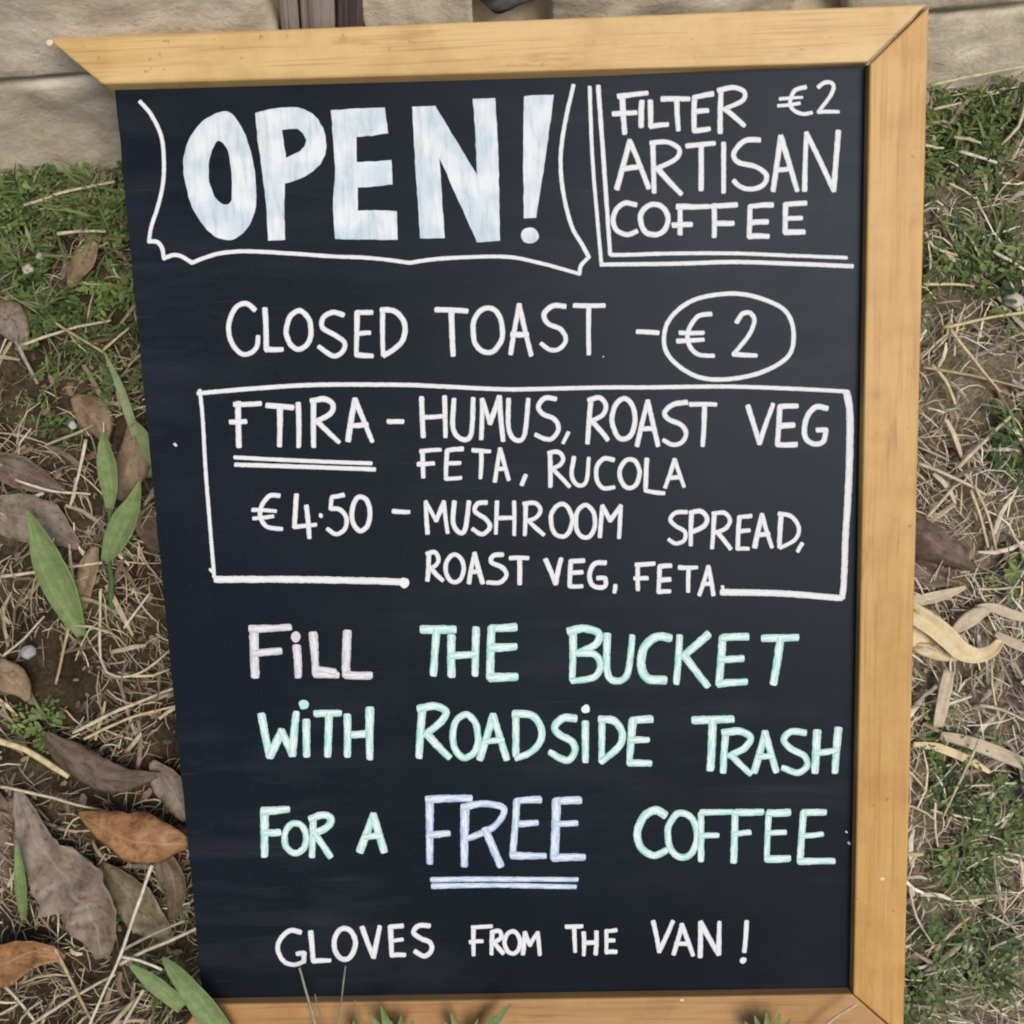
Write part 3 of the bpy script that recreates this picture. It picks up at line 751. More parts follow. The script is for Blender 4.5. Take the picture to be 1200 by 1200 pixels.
k.L(w,(503.5,940),(503.5,1010.5)); k.L(w,(501,937),(551,935.5)); k.L(7.5,(504.5,978.4),(525.5,976.6)); k.L(w,(545,948),(544,1013.5)); k.S(7.5,(542.5,946),(566,941.8),(587.5,945.5),(590,954),(577,970),(550,982)); k.L(w,(568.5,972),(586.5,1014)); k.L(7.5,(632.5,937),(605.5,938.5),(600.5,1002.5),(638,1003)); k.L(7,(604.5,965.5),(629,964)); k.L(8.6,(679,937.5),(652,938.5),(649.5,1005.5),(683.5,1004.5)); k.L(7,(652.5,965.5),(675.5,964.6))
k.done('word FREE in pale blue and white chalk', M['chalk_blue'])
k = Ink(); k.L(6.2,(506,1031),(600,1030.4),(676,1030.8)); k.L(6,(507,1038.5),(600,1037.6),(674,1039.2)); k.done('double pale blue underline beneath FREE', M['chalk_blue'], 'chalk_underline')
k = Ink(); w = 7.4
k.S(8.6,(779,955),(768.5,949.5),(755.5,956),(747,974.5),(751,993),(766,1002.5),(780,997)); k.O(w,(799.6,979),17,26.5); k.L(w,(821.5,954),(821.5,1008)); k.L(w,(822,952),(858,951.4)); k.L(6.5,(823,979.6),(841,979)); k.L(w,(861.4,954),(859.8,1009.5)); k.L(w,(863,952),(893,951.4)); k.L(6.5,(862,977.5),(878.5,975.4)); k.L(w,(924.5,952),(901,952.6),(898.5,1006.5),(924.5,1006)); k.L(6.5,(900,976.6),(920,975.4)); k.L(w,(966.5,952),(941.5,952.6),(937.5,1009.5),(976.5,1009)); k.L(6.5,(941,979.6),(963.5,977.5))
k.done('word COFFEE in mint chalk near the bottom', M['chalk_mint'])
k = Ink(); w = 5.8
k.S(w,(352,1092.5),(340,1090.5),(329,1100),(325.5,1112.5),(332.5,1126.5),(345,1130.5),(355.5,1127)); k.L(w,(356,1127),(356.5,1117)); k.L(w,(356,1117),(348.5,1117.8)); k.L(w,(364,1092),(367,1126),(386.5,1125.5)); k.O(w,(404,1106),12.5,18); k.L(w,(424.5,1087),(437.5,1121.5),(445,1086)); k.L(w,(471.5,1085),(457.5,1086),(459,1119.5),(474,1119)); k.L(5,(459,1102.5),(471.5,1101)); k.S(w,(503,1085),(490.5,1084.8),(484.5,1092.5),(492.5,1099.5),(504,1104.5),(505.5,1114),(497.5,1120.5),(486.5,1115))
k.done('word GLOVES in white chalk', M['chalk_white'])
k = Ink(); w = 5.2
k.L(w,(555,1086),(555,1119)); k.L(w,(553.5,1086.8),(576,1085.5)); k.L(w,(551,1104),(565,1103)); k.L(w,(577,1093),(576,1118)); k.S(w,(576,1092.5),(585,1091),(587,1099),(577.5,1105)); k.L(w,(579,1105),(589.5,1117)); k.O(w,(600.5,1104.5),9,13); k.L(w,(613,1118),(615,1093),(621,1107.5),(630,1093),(632.5,1118.5))
k.done('word FROM in white chalk', M['chalk_white'])
k = Ink()
k.L(w,(663.5,1086),(682,1085.5)); k.L(w,(673,1087),(674,1115)); k.L(w,(684,1093),(684,1119)); k.L(w,(699,1092),(698,1118)); k.L(w,(685,1105),(698,1104.5)); k.L(w,(722,1090),(710.5,1091),(710.5,1115.8),(722,1115.2)); k.L(w,(710.5,1102.5),(719.5,1102))
k.done('word THE in small white chalk in the last line', M['chalk_white'])
k = Ink(); w = 5.6
k.L(w,(765.5,1080),(772.5,1115),(788.5,1080)); k.L(w,(789.5,1118),(799,1083.5),(812,1119)); k.L(w,(792,1106),(807,1106)); k.L(w,(820.5,1121),(821,1081),(842,1118),(843,1081)); k.L(w,(875,1080),(872.3,1115)); k.D((871,1125.5),4)
k.done('word VAN! in white chalk', M['chalk_white'])

for (x, y, r_) in ((205.5,521,2.4),(995,988,2.0),(992,975,1.6),(707,418,.9)):
    k = Ink(); k.L(r_ * 1.3, (x - r_ * .4, y - r_ * .3), (x + r_ * .4, y + r_ * .5)); k.done(None, M['chalk_pink'], 'chalk_speck')

k = NT('old_paint_fleck'); k.p.inputs['Base Color'].default_value = (.58, .53, .43, 1); k.rough(.8, .2); M['fleck'] = k.m
def fleck(px, n, r, par, seed):
    vs, fs = [], []
    c = board(px[0], px[1], n)
    for i in range(9):
        a = i * 2 * math.pi / 9; q = r * (1 + .5 * noise.noise(Vector((i * 1.7, seed, 0))))
        vs.append((c.x + q * math.cos(a), c.y + q * .8 * math.sin(a), c.z))
    vs.append((c.x, c.y, c.z + .0008)); fs = [(i, (i + 1) % 9, 9) for i in range(9)]
    o = mesh_obj('paint_fleck', vs, fs, M['fleck'], par); return o
fleck((1034, 1030), T + .0010, .0022, side_rail, 1); fleck((58, 50), T + .0003, .0032, top_rail, 2); fleck((799, 1172), T - .0002, .002, bottom_rail, 5)

# ------------------------------------------------------------------ ground litter, blades and leaves
def ribbon_mesh(V, Fc, TI, pts, widths, tint, up=Vector((0, 0, 1)), fold=0.0):
    base = len(V); n = len(pts)
    for i in range(n):
        t = (pts[min(i + 1, n - 1)] - pts[max(i - 1, 0)])
        if t.length < 1e-9: t = Vector((1, 0, 0))
        s = t.cross(up)
        if s.length < 1e-9: s = Vector((1, 0, 0))
        s.normalize(); nn = s.cross(t).normalized()
        V.append(pts[i] - s * widths[i]); V.append(pts[i] + nn * fold * widths[i]); V.append(pts[i] + s * widths[i])
        TI += [tint] * 3
    for i in range(n - 1):
        a = base + 3 * i; Fc.append((a, a + 3, a + 4, a + 1)); Fc.append((a + 1, a + 4, a + 5, a + 2))

GREEN = [(75,262,80,50),(20,330,42,60),(122,275,42,62),(110,355,50,40),(40,385,40,50),(100,430,45,30),(60,480,42,25),(150,425,25,45),(30,830,38,32),(62,852,30,20),(205,1135,28,25),
         (1120,112,40,22),(1180,112,40,30),(1130,205,60,42),(1160,155,50,30),(1145,275,40,42),(1110,332,50,30),(1165,332,40,25),(1190,520,30,32),(1205,680,25,22),(1100,905,40,40),(1160,925,50,48),(1110,990,42,42),(1090,1060,30,50),(1125,1110,50,42),(1090,1170,50,32)]
def greenness(p):
    x, y = to_px(p)
    if -40 < x < 1240 and -40 < y < 1260:
        best = 0
        for cx, cy, rx, ry in GREEN:
            d = ((x - cx) / rx) ** 2 + ((y - cy) / ry) ** 2
            best = max(best, 1 - smooth(.6, 1.35, d))
        return max(best, .03)
    return smooth(-.05, .3, noise.noise(Vector((p[0] * 5, p[1] * 5, 2))))

def spot():
    """a random place on the bank, not under the middle of the sign"""
    while True:
        x = nr.uniform(-.95, .95); y = nr.uniform(-.28, .90)
        if abs(x) < .27 and y > -.03: continue
        if wall_dist(x, y) > -.004: continue
        return x, y, ground_z(x, y)
def under_sign(x, y): return -.345 < x < .375 and -.04 < y < .85

def vcol(c, s=.2):
    f = 1 + nr.uniform(-s, s); return tuple(min(1, max(.005, q * f * (1 + nr.uniform(-.06, .06)))) for q in c)

STRAW = [(.40,.32,.19),(.52,.43,.27),(.30,.235,.145),(.20,.15,.10),(.36,.31,.22),(.60,.52,.35),(.15,.115,.08)]
V, Fc, TI = [], [], []
for i in range(46000):
    x, y, z = spot()
    fine = i >= 6500
    gn = greenness((x, y, z))
    if gn > .5 and nr.rand() < (.25 if fine else .35): continue
    th = noise.noise(Vector((x * 11, y * 11, 3)))            # thatch lies thicker in some places, soil shows in others
    if nr.rand() > .66 + 1.1 * th + (.30 if x > .3 else 0): continue
    a = 3.0 * noise.noise(Vector((x * 7, y * 7, 8))) + nr.normal(0, .75)
    if nr.rand() < .2: a = nr.uniform(0, 6.283)
    if fine: L, wd = nr.uniform(.006, .030), nr.uniform(.00016, .00055)
    else: L, wd = nr.uniform(.015, .060), (nr.uniform(.0005, .0011) if nr.rand() < .8 else nr.uniform(.0012, .0026))
    h0, h1 = nr.uniform(.000, .012 if fine else .018), nr.uniform(.001, .014 if fine else .022)
    b = nr.uniform(-.5, .5); pts = []; kink = nr.uniform(-.25, .25) if nr.rand() < .3 else 0
    for s in range(4):
        t = s / 3 - .5
        px_, py_ = x + math.cos(a + b * t + kink * (t > 0)) * L * t, y + math.sin(a + b * t + kink * (t > 0)) * L * t
        if wall_dist(px_, py_) > -.002: py_ -= .01
        pts.append(Vector((px_, py_, ground_z(px_, py_) + (h0 + (h1 - h0) * (t + .5)) + .003 * math.sin(3.1 * (t + .5)))))
    c = STRAW[nr.randint(len(STRAW))]
    if x > .3: c = tuple(min(.72, q * 1.35 + .09) for q in c)
    ribbon_mesh(V, Fc, TI, pts, [wd * .8, wd, wd, wd * .5], vcol(c), fold=.4)
prop(mesh_obj('dry_straw', V, Fc, M['straw'], tint=TI), 'mat of fine dry straw and stems scattered over the bank', 'straw', kind='stuff')

V, Fc, TI = [], [], []
CR = [(.14,.09,.055),(.20,.135,.08),(.09,.058,.038),(.26,.20,.135),(.17,.14,.11)]
for i in range(4200):
    x, y, z = spot()
    r_ = nr.uniform(.002, .008); a = nr.uniform(0, 6.28); tl = nr.uniform(-.6, .6); h = nr.uniform(.001, .009)
    n_ = nr.randint(5, 8); base = len(V); c = vcol(CR[nr.randint(len(CR))], .3)
    for q in range(n_):
        t = a + q * 6.283 / n_; rr = r_ * nr.uniform(.6, 1.15)
        dx, dy = rr * math.cos(t), rr * .6 * math.sin(t)
        V.append(Vector((x + dx * math.cos(a) - dy * math.sin(a), y + dx * math.sin(a) + dy * math.cos(a), z + h + tl * dx + .3 * PHI * dy))); TI.append(c)
    V.append(Vector((x, y, z + h + .0015))); TI.append(c)
    for q in range(n_): Fc.append((base + q, base + (q + 1) % n_, base + n_))
prop(mesh_obj('leaf_crumbs', V, Fc, M['litter'], tint=TI), 'crumbs of brown dead leaves lying over the soil', 'leaf litter', kind='stuff')

GR = [(.105,.165,.042),(.145,.205,.060),(.070,.120,.036),(.19,.24,.085),(.21,.235,.105)]
clumps = []
for (ex, ey, rx, ry) in GREEN:
    for q in range(int(rx * ry / 640) + 1):
        a, r_ = nr.uniform(0, 6.283), math.sqrt(nr.uniform(0, 1.15))
        p = bank_px(ex + rx * r_ * math.cos(a), ey + ry * r_ * math.sin(a))
        if under_sign(p.x, p.y) or wall_dist(p.x, p.y) > -.004: continue
        if ex < 300 and nr.rand() < .2: continue
        clumps.append((p.x, p.y, nr.uniform(.007, .020), nr.randint(3), nr.uniform(.65, 1.25)))
for q in range(170):                                         # odd weeds in between, and more beyond the picture
    x, y, z = spot()
    if under_sign(x, y) or (q > 55 and greenness((x, y, z)) < .06): continue
    clumps.append((x, y, nr.uniform(.004, .014), nr.randint(3), nr.uniform(.5, 1.0)))
for q in range(26):                                          # a fringe along the foot of the wall
    x = nr.uniform(.40, .62) if q % 2 else nr.uniform(-.60, -.30)
    p = WA + WD * s_of_x(x); clumps.append((x, p.y - nr.uniform(.008, .05), .014, nr.randint(3), 1.0))
V, Fc, TI = [], [], []
for (cx_, cy_, cr_, kind_, sz_) in clumps:
    base_c = GR[nr.randint(len(GR))]
    for q in range(nr.randint(6, 24) if kind_ != 1 else 5):
        x, y = cx_ + nr.normal(0, cr_ * .55), cy_ + nr.normal(0, cr_ * .55)
        if wall_dist(x, y) > -.004: continue
        z = ground_z(x, y)
        L = nr.uniform(.018, .058) * sz_; a = math.atan2(y - cy_, x - cx_) + nr.normal(0, .9); lean = nr.uniform(.2, 1.4); wd = nr.uniform(.0007, .0021)
        pts = []
        for s in range(5):
            t = s / 4; r_ = L * lean * t * t * .7 + L * .15 * t; zz = L * (t - .45 * lean * t * t)
            pts.append(Vector((x + r_ * math.cos(a), y + r_ * math.sin(a), z + max(.001, zz))))
        if any(under_sign(p.x, p.y) for p in pts) or any(wall_dist(p.x, p.y) > -.003 for p in pts): continue
        c = tuple(.6 * u + .4 * w_ for u, w_ in zip(base_c, GR[nr.randint(len(GR))]))
        ribbon_mesh(V, Fc, TI, pts, [wd * .7, wd, wd * .9, wd * .6, wd * .1], vcol(c, .25), fold=-.35)
prop(mesh_obj('grass', V, Fc, M['grass'], tint=TI), 'short green grass in loose clumps on the bank', 'grass', kind='stuff')

V, Fc, TI = [], [], []
for (cx_, cy_, cr_, kind_, sz_) in clumps:
    base_c = GR[nr.randint(4)]
    for q in range(nr.randint(9, 20) if kind_ != 2 else 4):
        x, y = cx_ + nr.normal(0, cr_ * .5), cy_ + nr.normal(0, cr_ * .5)
        if wall_dist(x, y) > -.01: continue
        z = ground_z(x, y)
        a = math.atan2(y - cy_, x - cx_) + nr.normal(0, .8); L = nr.uniform(.012, .032) * sz_; up = nr.uniform(.4, 1.4); c = vcol(base_c, .3)
        nl = nr.randint(5, 10)
        for w_ in range(nl):
            t = (w_ + 1) / nl; sd = 1 if w_ % 2 else -1
            bx, by, bz = x + L * t * math.cos(a), y + L * t * math.sin(a), z + .004 + L * up * t * (1 - .35 * t)
            aa = a + sd * nr.uniform(.4, 1.1); ll = nr.uniform(.005, .0115) * (1.15 - .5 * t) * sz_; ww = ll * nr.uniform(.16, .34)
            d = Vector((math.cos(aa), math.sin(aa), nr.uniform(-.3, .6))); p0 = Vector((bx, by, bz))
            if under_sign(bx, by) or wall_dist(bx, by) > -.006: continue
            ribbon_mesh(V, Fc, TI, [p0, p0 + d * ll * .45, p0 + d * ll * .8, p0 + d * ll], [ww * .25, ww, ww * .8, ww * .08], vcol(c, .15), fold=-.3)
prop(mesh_obj('ground_cover', V, Fc, M['grass'], tint=TI), 'low small leaved green weeds among the grass', 'weeds', kind='stuff')

# ---- single stalks
def grass_obj(name, pts, wpx, tint, mat, n=14):
    """a stalk: a six-sided tapering tube through 3D points"""
    P = [np.array(p) for p in pts]; path = [Vector(p) for p in (catmull3(P) if len(P) > 2 else [P[0] + (P[1] - P[0]) * t / 8 for t in range(9)])]
    V, Fc, TI = [], [], []
    m = len(path); sd = nr.uniform(0, 99)
    for i, p in enumerate(path):
        t = (path[min(i + 1, m - 1)] - path[max(i - 1, 0)]).normalized(); s = t.cross(Vector((0, 0, 1)))
        s = s.normalized() if s.length > 1e-6 else Vector((1, 0, 0)); u = s.cross(t)
        w_ = wpx * (1 - .35 * i / m) * (1 + .22 * noise.noise(Vector((i * .5, sd, 0))))
        off_ = s * noise.noise(Vector((i * .35, sd, 5))) * wpx * .5
        for q in range(6):
            a = q * math.pi / 3
            V.append(p + off_ + s * math.cos(a) * w_ + u * math.sin(a) * w_ * .55)
            f = 1 + .22 * noise.noise(Vector((i * .6, q * .4, sd))); TI.append(tuple(c * f for c in tint))
    for i in range(m - 1):
        for q in range(6):
            r_ = (q + 1) % 6; Fc.append((6 * i + q, 6 * i + r_, 6 * i + 6 + r_, 6 * i + 6 + q))
    Fc.append(tuple(range(5, -1, -1))); Fc.append(tuple(range(6 * m - 6, 6 * m)))
    return mesh_obj(name, V, Fc, mat, tint=TI)
def catmull3(P): return catmull([p for p in P], False, .008)
MPX = 1.08 / F_PX * .5          # half a photo pixel, in metres, at the bank

def stalk(label, px, w, tint, h=(.012, .012), mat='straw', name='straw_stalk', cat='straw', group='single dry straw stalks'):
    n_ = len(px); pts = []
    for i, (x, y) in enumerate(px):
        hh = h[0] + (h[1] - h[0]) * i / max(1, n_ - 1); pts.append(bank_px(x, y, hh))
    o = grass_obj(name, pts, w * MPX, tint, M[mat]); prop(o, label, cat, group); return o
PALE, TANS, YEL, GREY, WHT = (.56,.48,.33), (.42,.31,.18), (.60,.49,.27), (.36,.31,.24), (.66,.60,.47)
ST = [
 ('pale straw lying across the grass just below the lower wall block', [(28,240),(80,224),(134,213)], 5, PALE, (.02,.02)),
 ('thin straw beneath the pale one at the foot of the wall', [(40,246),(95,238)], 3, TANS, (.016,.014)),
 ('short level straw above the upper tan leaf on the left', [(67,274),(98,270),(124,271)], 5, PALE, (.03,.026)),
 ('long greyish straw slanting up to the right beside the box corner', [(25,404),(80,386),(130,375)], 4.5, PALE, (.02,.022)),
 ('straw crossing over the long greyish one', [(63,377),(95,397),(124,414)], 4, TANS, (.026,.02)),
 ('short yellowish straw meeting the crossing straw at its lower end', [(121,410),(151,384)], 4, YEL, (.02,.02)),
 ('thick grey straw running down from the grey leaf at the left border', [(10,383),(28,418),(44,450)], 6, GREY, (.018,.012)),
 ('short upright whitish straw left of the tall green seedling', [(100,515),(96,540),(88,568)], 5, WHT, (.016,.018)),
 ('whitish straw lying above the taupe leaf on the left', [(18,562),(60,575),(106,579)], 3.6, WHT, (.014,.016)),
 ('straw crossing behind the left green blade', [(0,676),(60,668),(120,659)], 4.4, PALE, (.014,.014)),
 ('thin straw sloping down to the left border below the green blade', [(0,772),(28,748),(52,722)], 3.4, PALE, (.012,.012)),
 ('tan straw hanging from the foot of the left green blade', [(86,692),(78,745),(65,802)], 5, TANS, (.016,.012)),
 ('upper of two parallel straws beside the panel edge', [(85,858),(140,832),(206,806)], 5.2, PALE, (.016,.016)),
 ('lower of two parallel straws beside the panel edge', [(98,866),(150,842),(210,826)], 4, YEL, (.012,.012)),
 ('bent straw looping below the tall green seedling', [(118,690),(118,772),(135,792),(165,788),(204,758)], 4, PALE, (.016,.016)),
 ('small bright straw right of the tall seedling', [(145,736),(160,716),(175,695)], 3.4, WHT, (.016,.016)),
 ('thick yellowish reed above the big torn leaf', [(-8,866),(40,884),(80,911)], 9, YEL, (.022,.018)),
 ('thin straw along the upper edge of the orange leaf', [(0,922),(50,932),(100,946),(160,956)], 4, PALE, (.02,.03)),
 ('long whitish stem slanting across the torn leaf', [(178,1014),(158,1070),(140,1122),(120,1166),(100,1212)], 4.6, WHT, (.05,.035)),
 ('upper grey straw between the white stem and the panel', [(145,1112),(180,1094),(216,1079)], 4, GREY, (.03,.03)),
 ('knotted straw between the white stem and the panel', [(140,1130),(170,1114),(200,1102),(230,1088)], 5, PALE, (.028,.03)),
 ('whitish straw resting on the dark green blade', [(141,1120),(165,1126),(190,1136)], 4.4, WHT, (.035,.035)),
 ('tan stem below the brown leaf in the bottom left corner', [(62,1108),(84,1150),(112,1208)], 4.6, TANS, (.02,.015)),
 ('pale straw standing up near the bottom edge', [(168,1160),(154,1184),(138,1212)], 4.2, PALE, (.03,.02)),
 ('thin straw sloping down in the bottom left corner', [(0,1150),(26,1178),(50,1210)], 4, PALE, (.014,.012)),
 ('pale straw piece beside the lower left frame end', [(216,1168),(200,1186),(186,1206)], 4, GREY, (.02,.016)),
 ('long straw along the bottom left litter', [(30,1205),(80,1172),(135,1142)], 4.4, PALE, (.014,.016)),
 ('long pale green stem lying at the foot of the wall right of the sign', [(1090,100),(1135,90),(1206,77)], 4.4, (.50,.52,.30), (.03,.03)),
 ('short straw under the long pale green stem', [(1094,128),(1127,120)], 4, PALE, (.022,.022)),
 ('curved straw at the right border below the wall', [(1202,122),(1194,148),(1174,170)], 5, PALE, (.024,.016)),
 ('straw stub among the upper right grass', [(1118,160),(1150,167)], 4, PALE, (.02,.02)),
 ('thick whitish straw sloping down in the upper right grass', [(1124,177),(1145,183),(1168,191)], 5, WHT, (.022,.022)),
 ('whitish straw end poking out from the right rail', [(1084,170),(1106,174)], 4, WHT, (.024,.02)),
 ('curved pale straw hugging the right rail', [(1084,272),(1094,289),(1122,299)], 5, PALE, (.02,.018)),
 ('level straw below the curved one on the right', [(1082,333),(1112,333),(1142,335)], 4.4, YEL, (.02,.018)),
 ('whitish straw at the right border above the long diagonal', [(1164,294),(1202,316)], 5, WHT, (.018,.018)),
 ('long yellowish straw forming the top of a triangle', [(1105,384),(1150,374),(1204,365)], 5, YEL, (.02,.018)),
 ('straw forming the right side of the triangle', [(1114,387),(1144,425),(1172,460)], 4.2, YEL, (.022,.016)),
 ('straw forming the left side of the triangle', [(1078,420),(1113,388)], 3.8, PALE, (.016,.02)),
 ('level brownish straw below the triangle', [(1082,430),(1140,440),(1204,456)], 4.2, TANS, (.016,.016)),
 ('short yellowish straw branching down under the triangle', [(1092,428),(1108,446),(1120,474)], 5, YEL, (.016,.014)),
 ('straw rising to the right beside the green weed', [(1122,548),(1150,520),(1184,488)], 5.2, PALE, (.018,.018)),
 ('bent straw sloping down above the dark leaf at the right rail', [(1076,543),(1110,556),(1135,568),(1156,580)], 5, PALE, (.02,.016)),
 ('short straw touching the right rail just above the dark leaf', [(1086,606),(1102,588),(1119,570)], 4.4, PALE, (.018,.018)),
 ('left of two straws running down past the dark leaf at the right rail', [(1138,574),(1150,610),(1158,642)], 4.6, YEL, (.018,.014)),
 ('right of two straws running down past the dark leaf at the right rail', [(1142,568),(1158,604),(1168,645)], 4.2, PALE, (.018,.014)),
 ('pale stub beside the right rail below the husk', [(1072,826),(1097,803)], 6.4, GREY, (.016,.016)),
 ('straw sloping down at the right border below the husk', [(1148,826),(1175,832),(1204,846)], 4.4, PALE, (.016,.014)),
 ('thin straw leaning over the lower right weeds', [(1148,866),(1130,905),(1106,956)], 3.4, PALE, (.03,.02)),
 ('thin curved straw below the pale chip on the right', [(1066,1040),(1074,1075),(1092,1105)], 3.4, PALE, (.02,.02)),
 ('tan straw rising through the lower right grass', [(1096,1114),(1114,1094),(1136,1074)], 5, TANS, (.02,.02)),
 ('pale straw at the lower right border', [(1160,1112),(1204,1092)], 4, PALE, (.016,.014)),
 ('thin grey stem arching in the lower right corner', [(1165,1000),(1172,1060),(1195,1100)], 3, GREY, (.016,.014)),
]
for s_ in ST: stalk(*s_[:4], h=s_[4])

# ---- leaves: (x, y, half width) along the midrib, photo measure; heights in metres above the bank
def leaf(label, prof, heights, mat, cup=.25, curl=0.0, cols=8, name='dead_leaf', cat='leaf', group='dead leaves on the bank', jag=.12, wave=.42, thick=.0005, seed=None, fn=None, parent=None, twist=0.0, tear=None):
    sd = nr.uniform(0, 99) if seed is None else seed
    arr = [np.array((x, y, w_, h_), float) for (x, y, w_), h_ in zip(prof, heights)]
    cur = catmull(arr, False, 5.0)
    # resample in even steps
    V, Fc, UV = [], [], []
    m = len(cur); prev = None
    g_ = fn or bank_px
    P = [g_(c[0], c[1], c[3]) for c in cur]
    for i, c in enumerate(cur):
        t = (P[min(i + 1, m - 1)] - P[max(i - 1, 0)])
        t = t.normalized() if t.length > 1e-9 else Vector((1, 0, 0))
        s = t.cross(NB).normalized(); nn = s.cross(t).normalized()
        ang = twist * (i / max(1, m - 1) - .5)
        s, nn = s * math.cos(ang) + nn * math.sin(ang), nn * math.cos(ang) - s * math.sin(ang)
        hw = max(c[2], .4) * MPX * 2
        for q in range(cols + 1):
            v_ = q / cols * 2 - 1
            sideq = 3 if v_ > 0 else 7
            j = 1 + (jag * noise.noise(Vector((i * .55, sd, sideq))) if abs(v_) > .9 else 0) + jag * 1.6 * abs(v_) * noise.noise(Vector((i * .13, sd, sideq + 20)))
            if tear and i in tear and v_ * tear[i][0] > .2: j *= tear[i][1]
            lat = hw * v_ * j
            up_ = cup * hw * (v_ * v_ - .35) + curl * hw * max(0, abs(v_) - .5) ** 2 * 3 + hw * wave * noise.noise(Vector((i * .20, v_ * 1.5, sd)))
            V.append(P[i] + s * lat * (1 - .12 * abs(cup) * v_ * v_) + nn * up_); UV.append((i / max(1, m - 1), q / cols))
    for i in range(m - 1):
        for q in range(cols):
            a = i * (cols + 1) + q; Fc.append((a, a + 1, a + cols + 2, a + cols + 1))
    o = mesh_obj(name, V, Fc, M[mat], parent, True, UV)
    md = o.modifiers.new('thickness', 'SOLIDIFY'); md.thickness = thick; md.offset = 0
    if label: prop(o, label, cat, group)
    return o

leaf('big torn taupe leaf in the lower left corner, its tip beside the green blade', [(20,926,4),(30,950,13),(44,990,24),(70,1022,38),(94,1056,44),(112,1090,28),(120,1124,8)], [.02,.02,.022,.026,.028,.024,.012], 'leaf_taupe', .22, jag=.16, tear={q: (1, f) for q, f in zip(range(27, 35), (.95, .8, .62, .7, .8, .72, .9, .97))})
leaf('olive brown leaf half hidden behind the big torn leaf', [(118,1012,4),(140,1036,20),(164,1064,24),(186,1088,16),(204,1106,3)], [.012,.014,.016,.014,.01], 'leaf_olive', .2)
leaf('curled orange brown leaf touching the panel edge', [(92,952,2),(116,966,17),(146,981,30),(176,987,31),(203,988,20),(222,990,6)], [.034,.04,.046,.046,.044,.036], 'leaf_orange', -.35)
leaf('folded dark amber leaf hanging under the orange one', [(186,1000,8),(200,1022,17),(206,1046,14),(202,1078,4)], [.03,.026,.02,.012], 'leaf_dark', .3)
leaf('dark brown pointed leaf above the orange one', [(54,858,2),(72,882,18),(104,902,21),(142,914,16),(188,908,2)], [.026,.026,.024,.024,.022], 'leaf_dark', -.3)
leaf('rust brown leaf cut by the left border near the bottom', [(-24,1142,14),(8,1128,25),(42,1116,17),(76,1122,3)], [.014,.022,.026,.014], 'leaf_orange', .3)
leaf('tan leaf standing in the grass by the OPEN bracket', [(80,338,3),(87,318,14),(99,301,16),(112,284,5)], [.006,.018,.028,.034], 'leaf_tan', -.2)
leaf('tan brown leaf just above the tall green seedling', [(84,466,5),(100,478,20),(114,494,20),(124,519,3)], [.014,.018,.018,.012], 'leaf_tan', -.25)
leaf('tan leaf between the tall seedling and the panel edge', [(156,494,6),(157,525,20),(150,556,20),(140,586,4)], [.012,.018,.018,.012], 'leaf_tan', -.2)
leaf('greyish leaf at the left border beside the grass', [(-14,358,12),(6,370,22),(20,390,17),(30,410,4)], [.014,.02,.02,.014], 'leaf_taupe', -.25)
leaf('dark pointed leaf at the left border above the flat taupe one', [(-16,540,10),(14,550,20),(44,562,15),(76,576,3)], [.012,.014,.012,.01], 'leaf_plum', .35)
leaf('flat taupe leaf behind the left green blade', [(-18,600,14),(20,604,27),(58,616,26),(92,640,6)], [.01,.012,.012,.008], 'leaf_taupe', .15)
leaf('small rusty leaf at the left border under the green blade', [(-16,778,10),(4,790,20),(22,806,14),(32,822,3)], [.014,.02,.02,.012], 'leaf_tan', -.25)
leaf('reddish brown leaf tucked against the panel right of the seedling', [(158,588,4),(172,610,18),(190,632,17),(204,652,5)], [.01,.012,.012,.01], 'leaf_dark', .25)
leaf('narrow tan leaf between the two green seedlings', [(112,640,4),(104,664,12),(99,690,10),(98,716,3)], [.012,.014,.012,.008], 'leaf_tan', .2)
leaf('grey brown leaf against the panel above the orange leaf', [(178,892,4),(194,914,18),(208,938,18),(218,962,4)], [.012,.014,.016,.014], 'leaf_taupe', .15)
leaf('dark leaf at the left border above the thick reed', [(-16,918,8),(6,960,13),(6,1000,13),(10,1040,4)], [.006,.008,.008,.006], 'leaf_dark', .2)
leaf('big dark leaf emerging from under the right rail', [(1050,610,22),(1078,626,30),(1104,642,24),(1128,658,11),(1143,668,2)], [.01,.014,.016,.014,.01], 'leaf_plum', -.3)
leaf('small dark leaf below the big dark one at the right rail', [(1066,662,8),(1086,672,14),(1108,678,10),(1124,684,3)], [.006,.008,.008,.006], 'leaf_dark', .2)
H = dict(name='dry_husk', cat='husk', group='pale dry husk strips', jag=.05)
leaf('broad pale yellow husk strip curling up at its right end', [(1058,712,11),(1080,724,13),(1104,742,13),(1126,762,12),(1146,768,9),(1162,762,8),(1172,750,5)], [.014,.018,.022,.022,.02,.024,.032], 'husk', .3, **H)
leaf('yellow husk strip lying under the broad curled one', [(1056,732,14),(1078,752,14),(1100,766,9),(1122,773,2)], [.008,.01,.01,.008], 'husk', -.2, **H)
leaf('small grey husk flake above the curled one', [(1114,742,3),(1130,730,9),(1146,720,9),(1160,716,3)], [.016,.02,.02,.016], 'husk_grey', -.25, **H)
leaf('grey husk strip against the rail above the curled one', [(1058,704,6),(1084,702,7),(1110,696,6),(1132,688,2)], [.01,.012,.014,.012], 'husk_grey', .25, **H)
leaf('pale husk strip at the right border beside the curled one', [(1142,712,3),(1164,712,6),(1186,720,6),(1208,726,5)], [.012,.014,.014,.012], 'husk_grey', .25, **H)
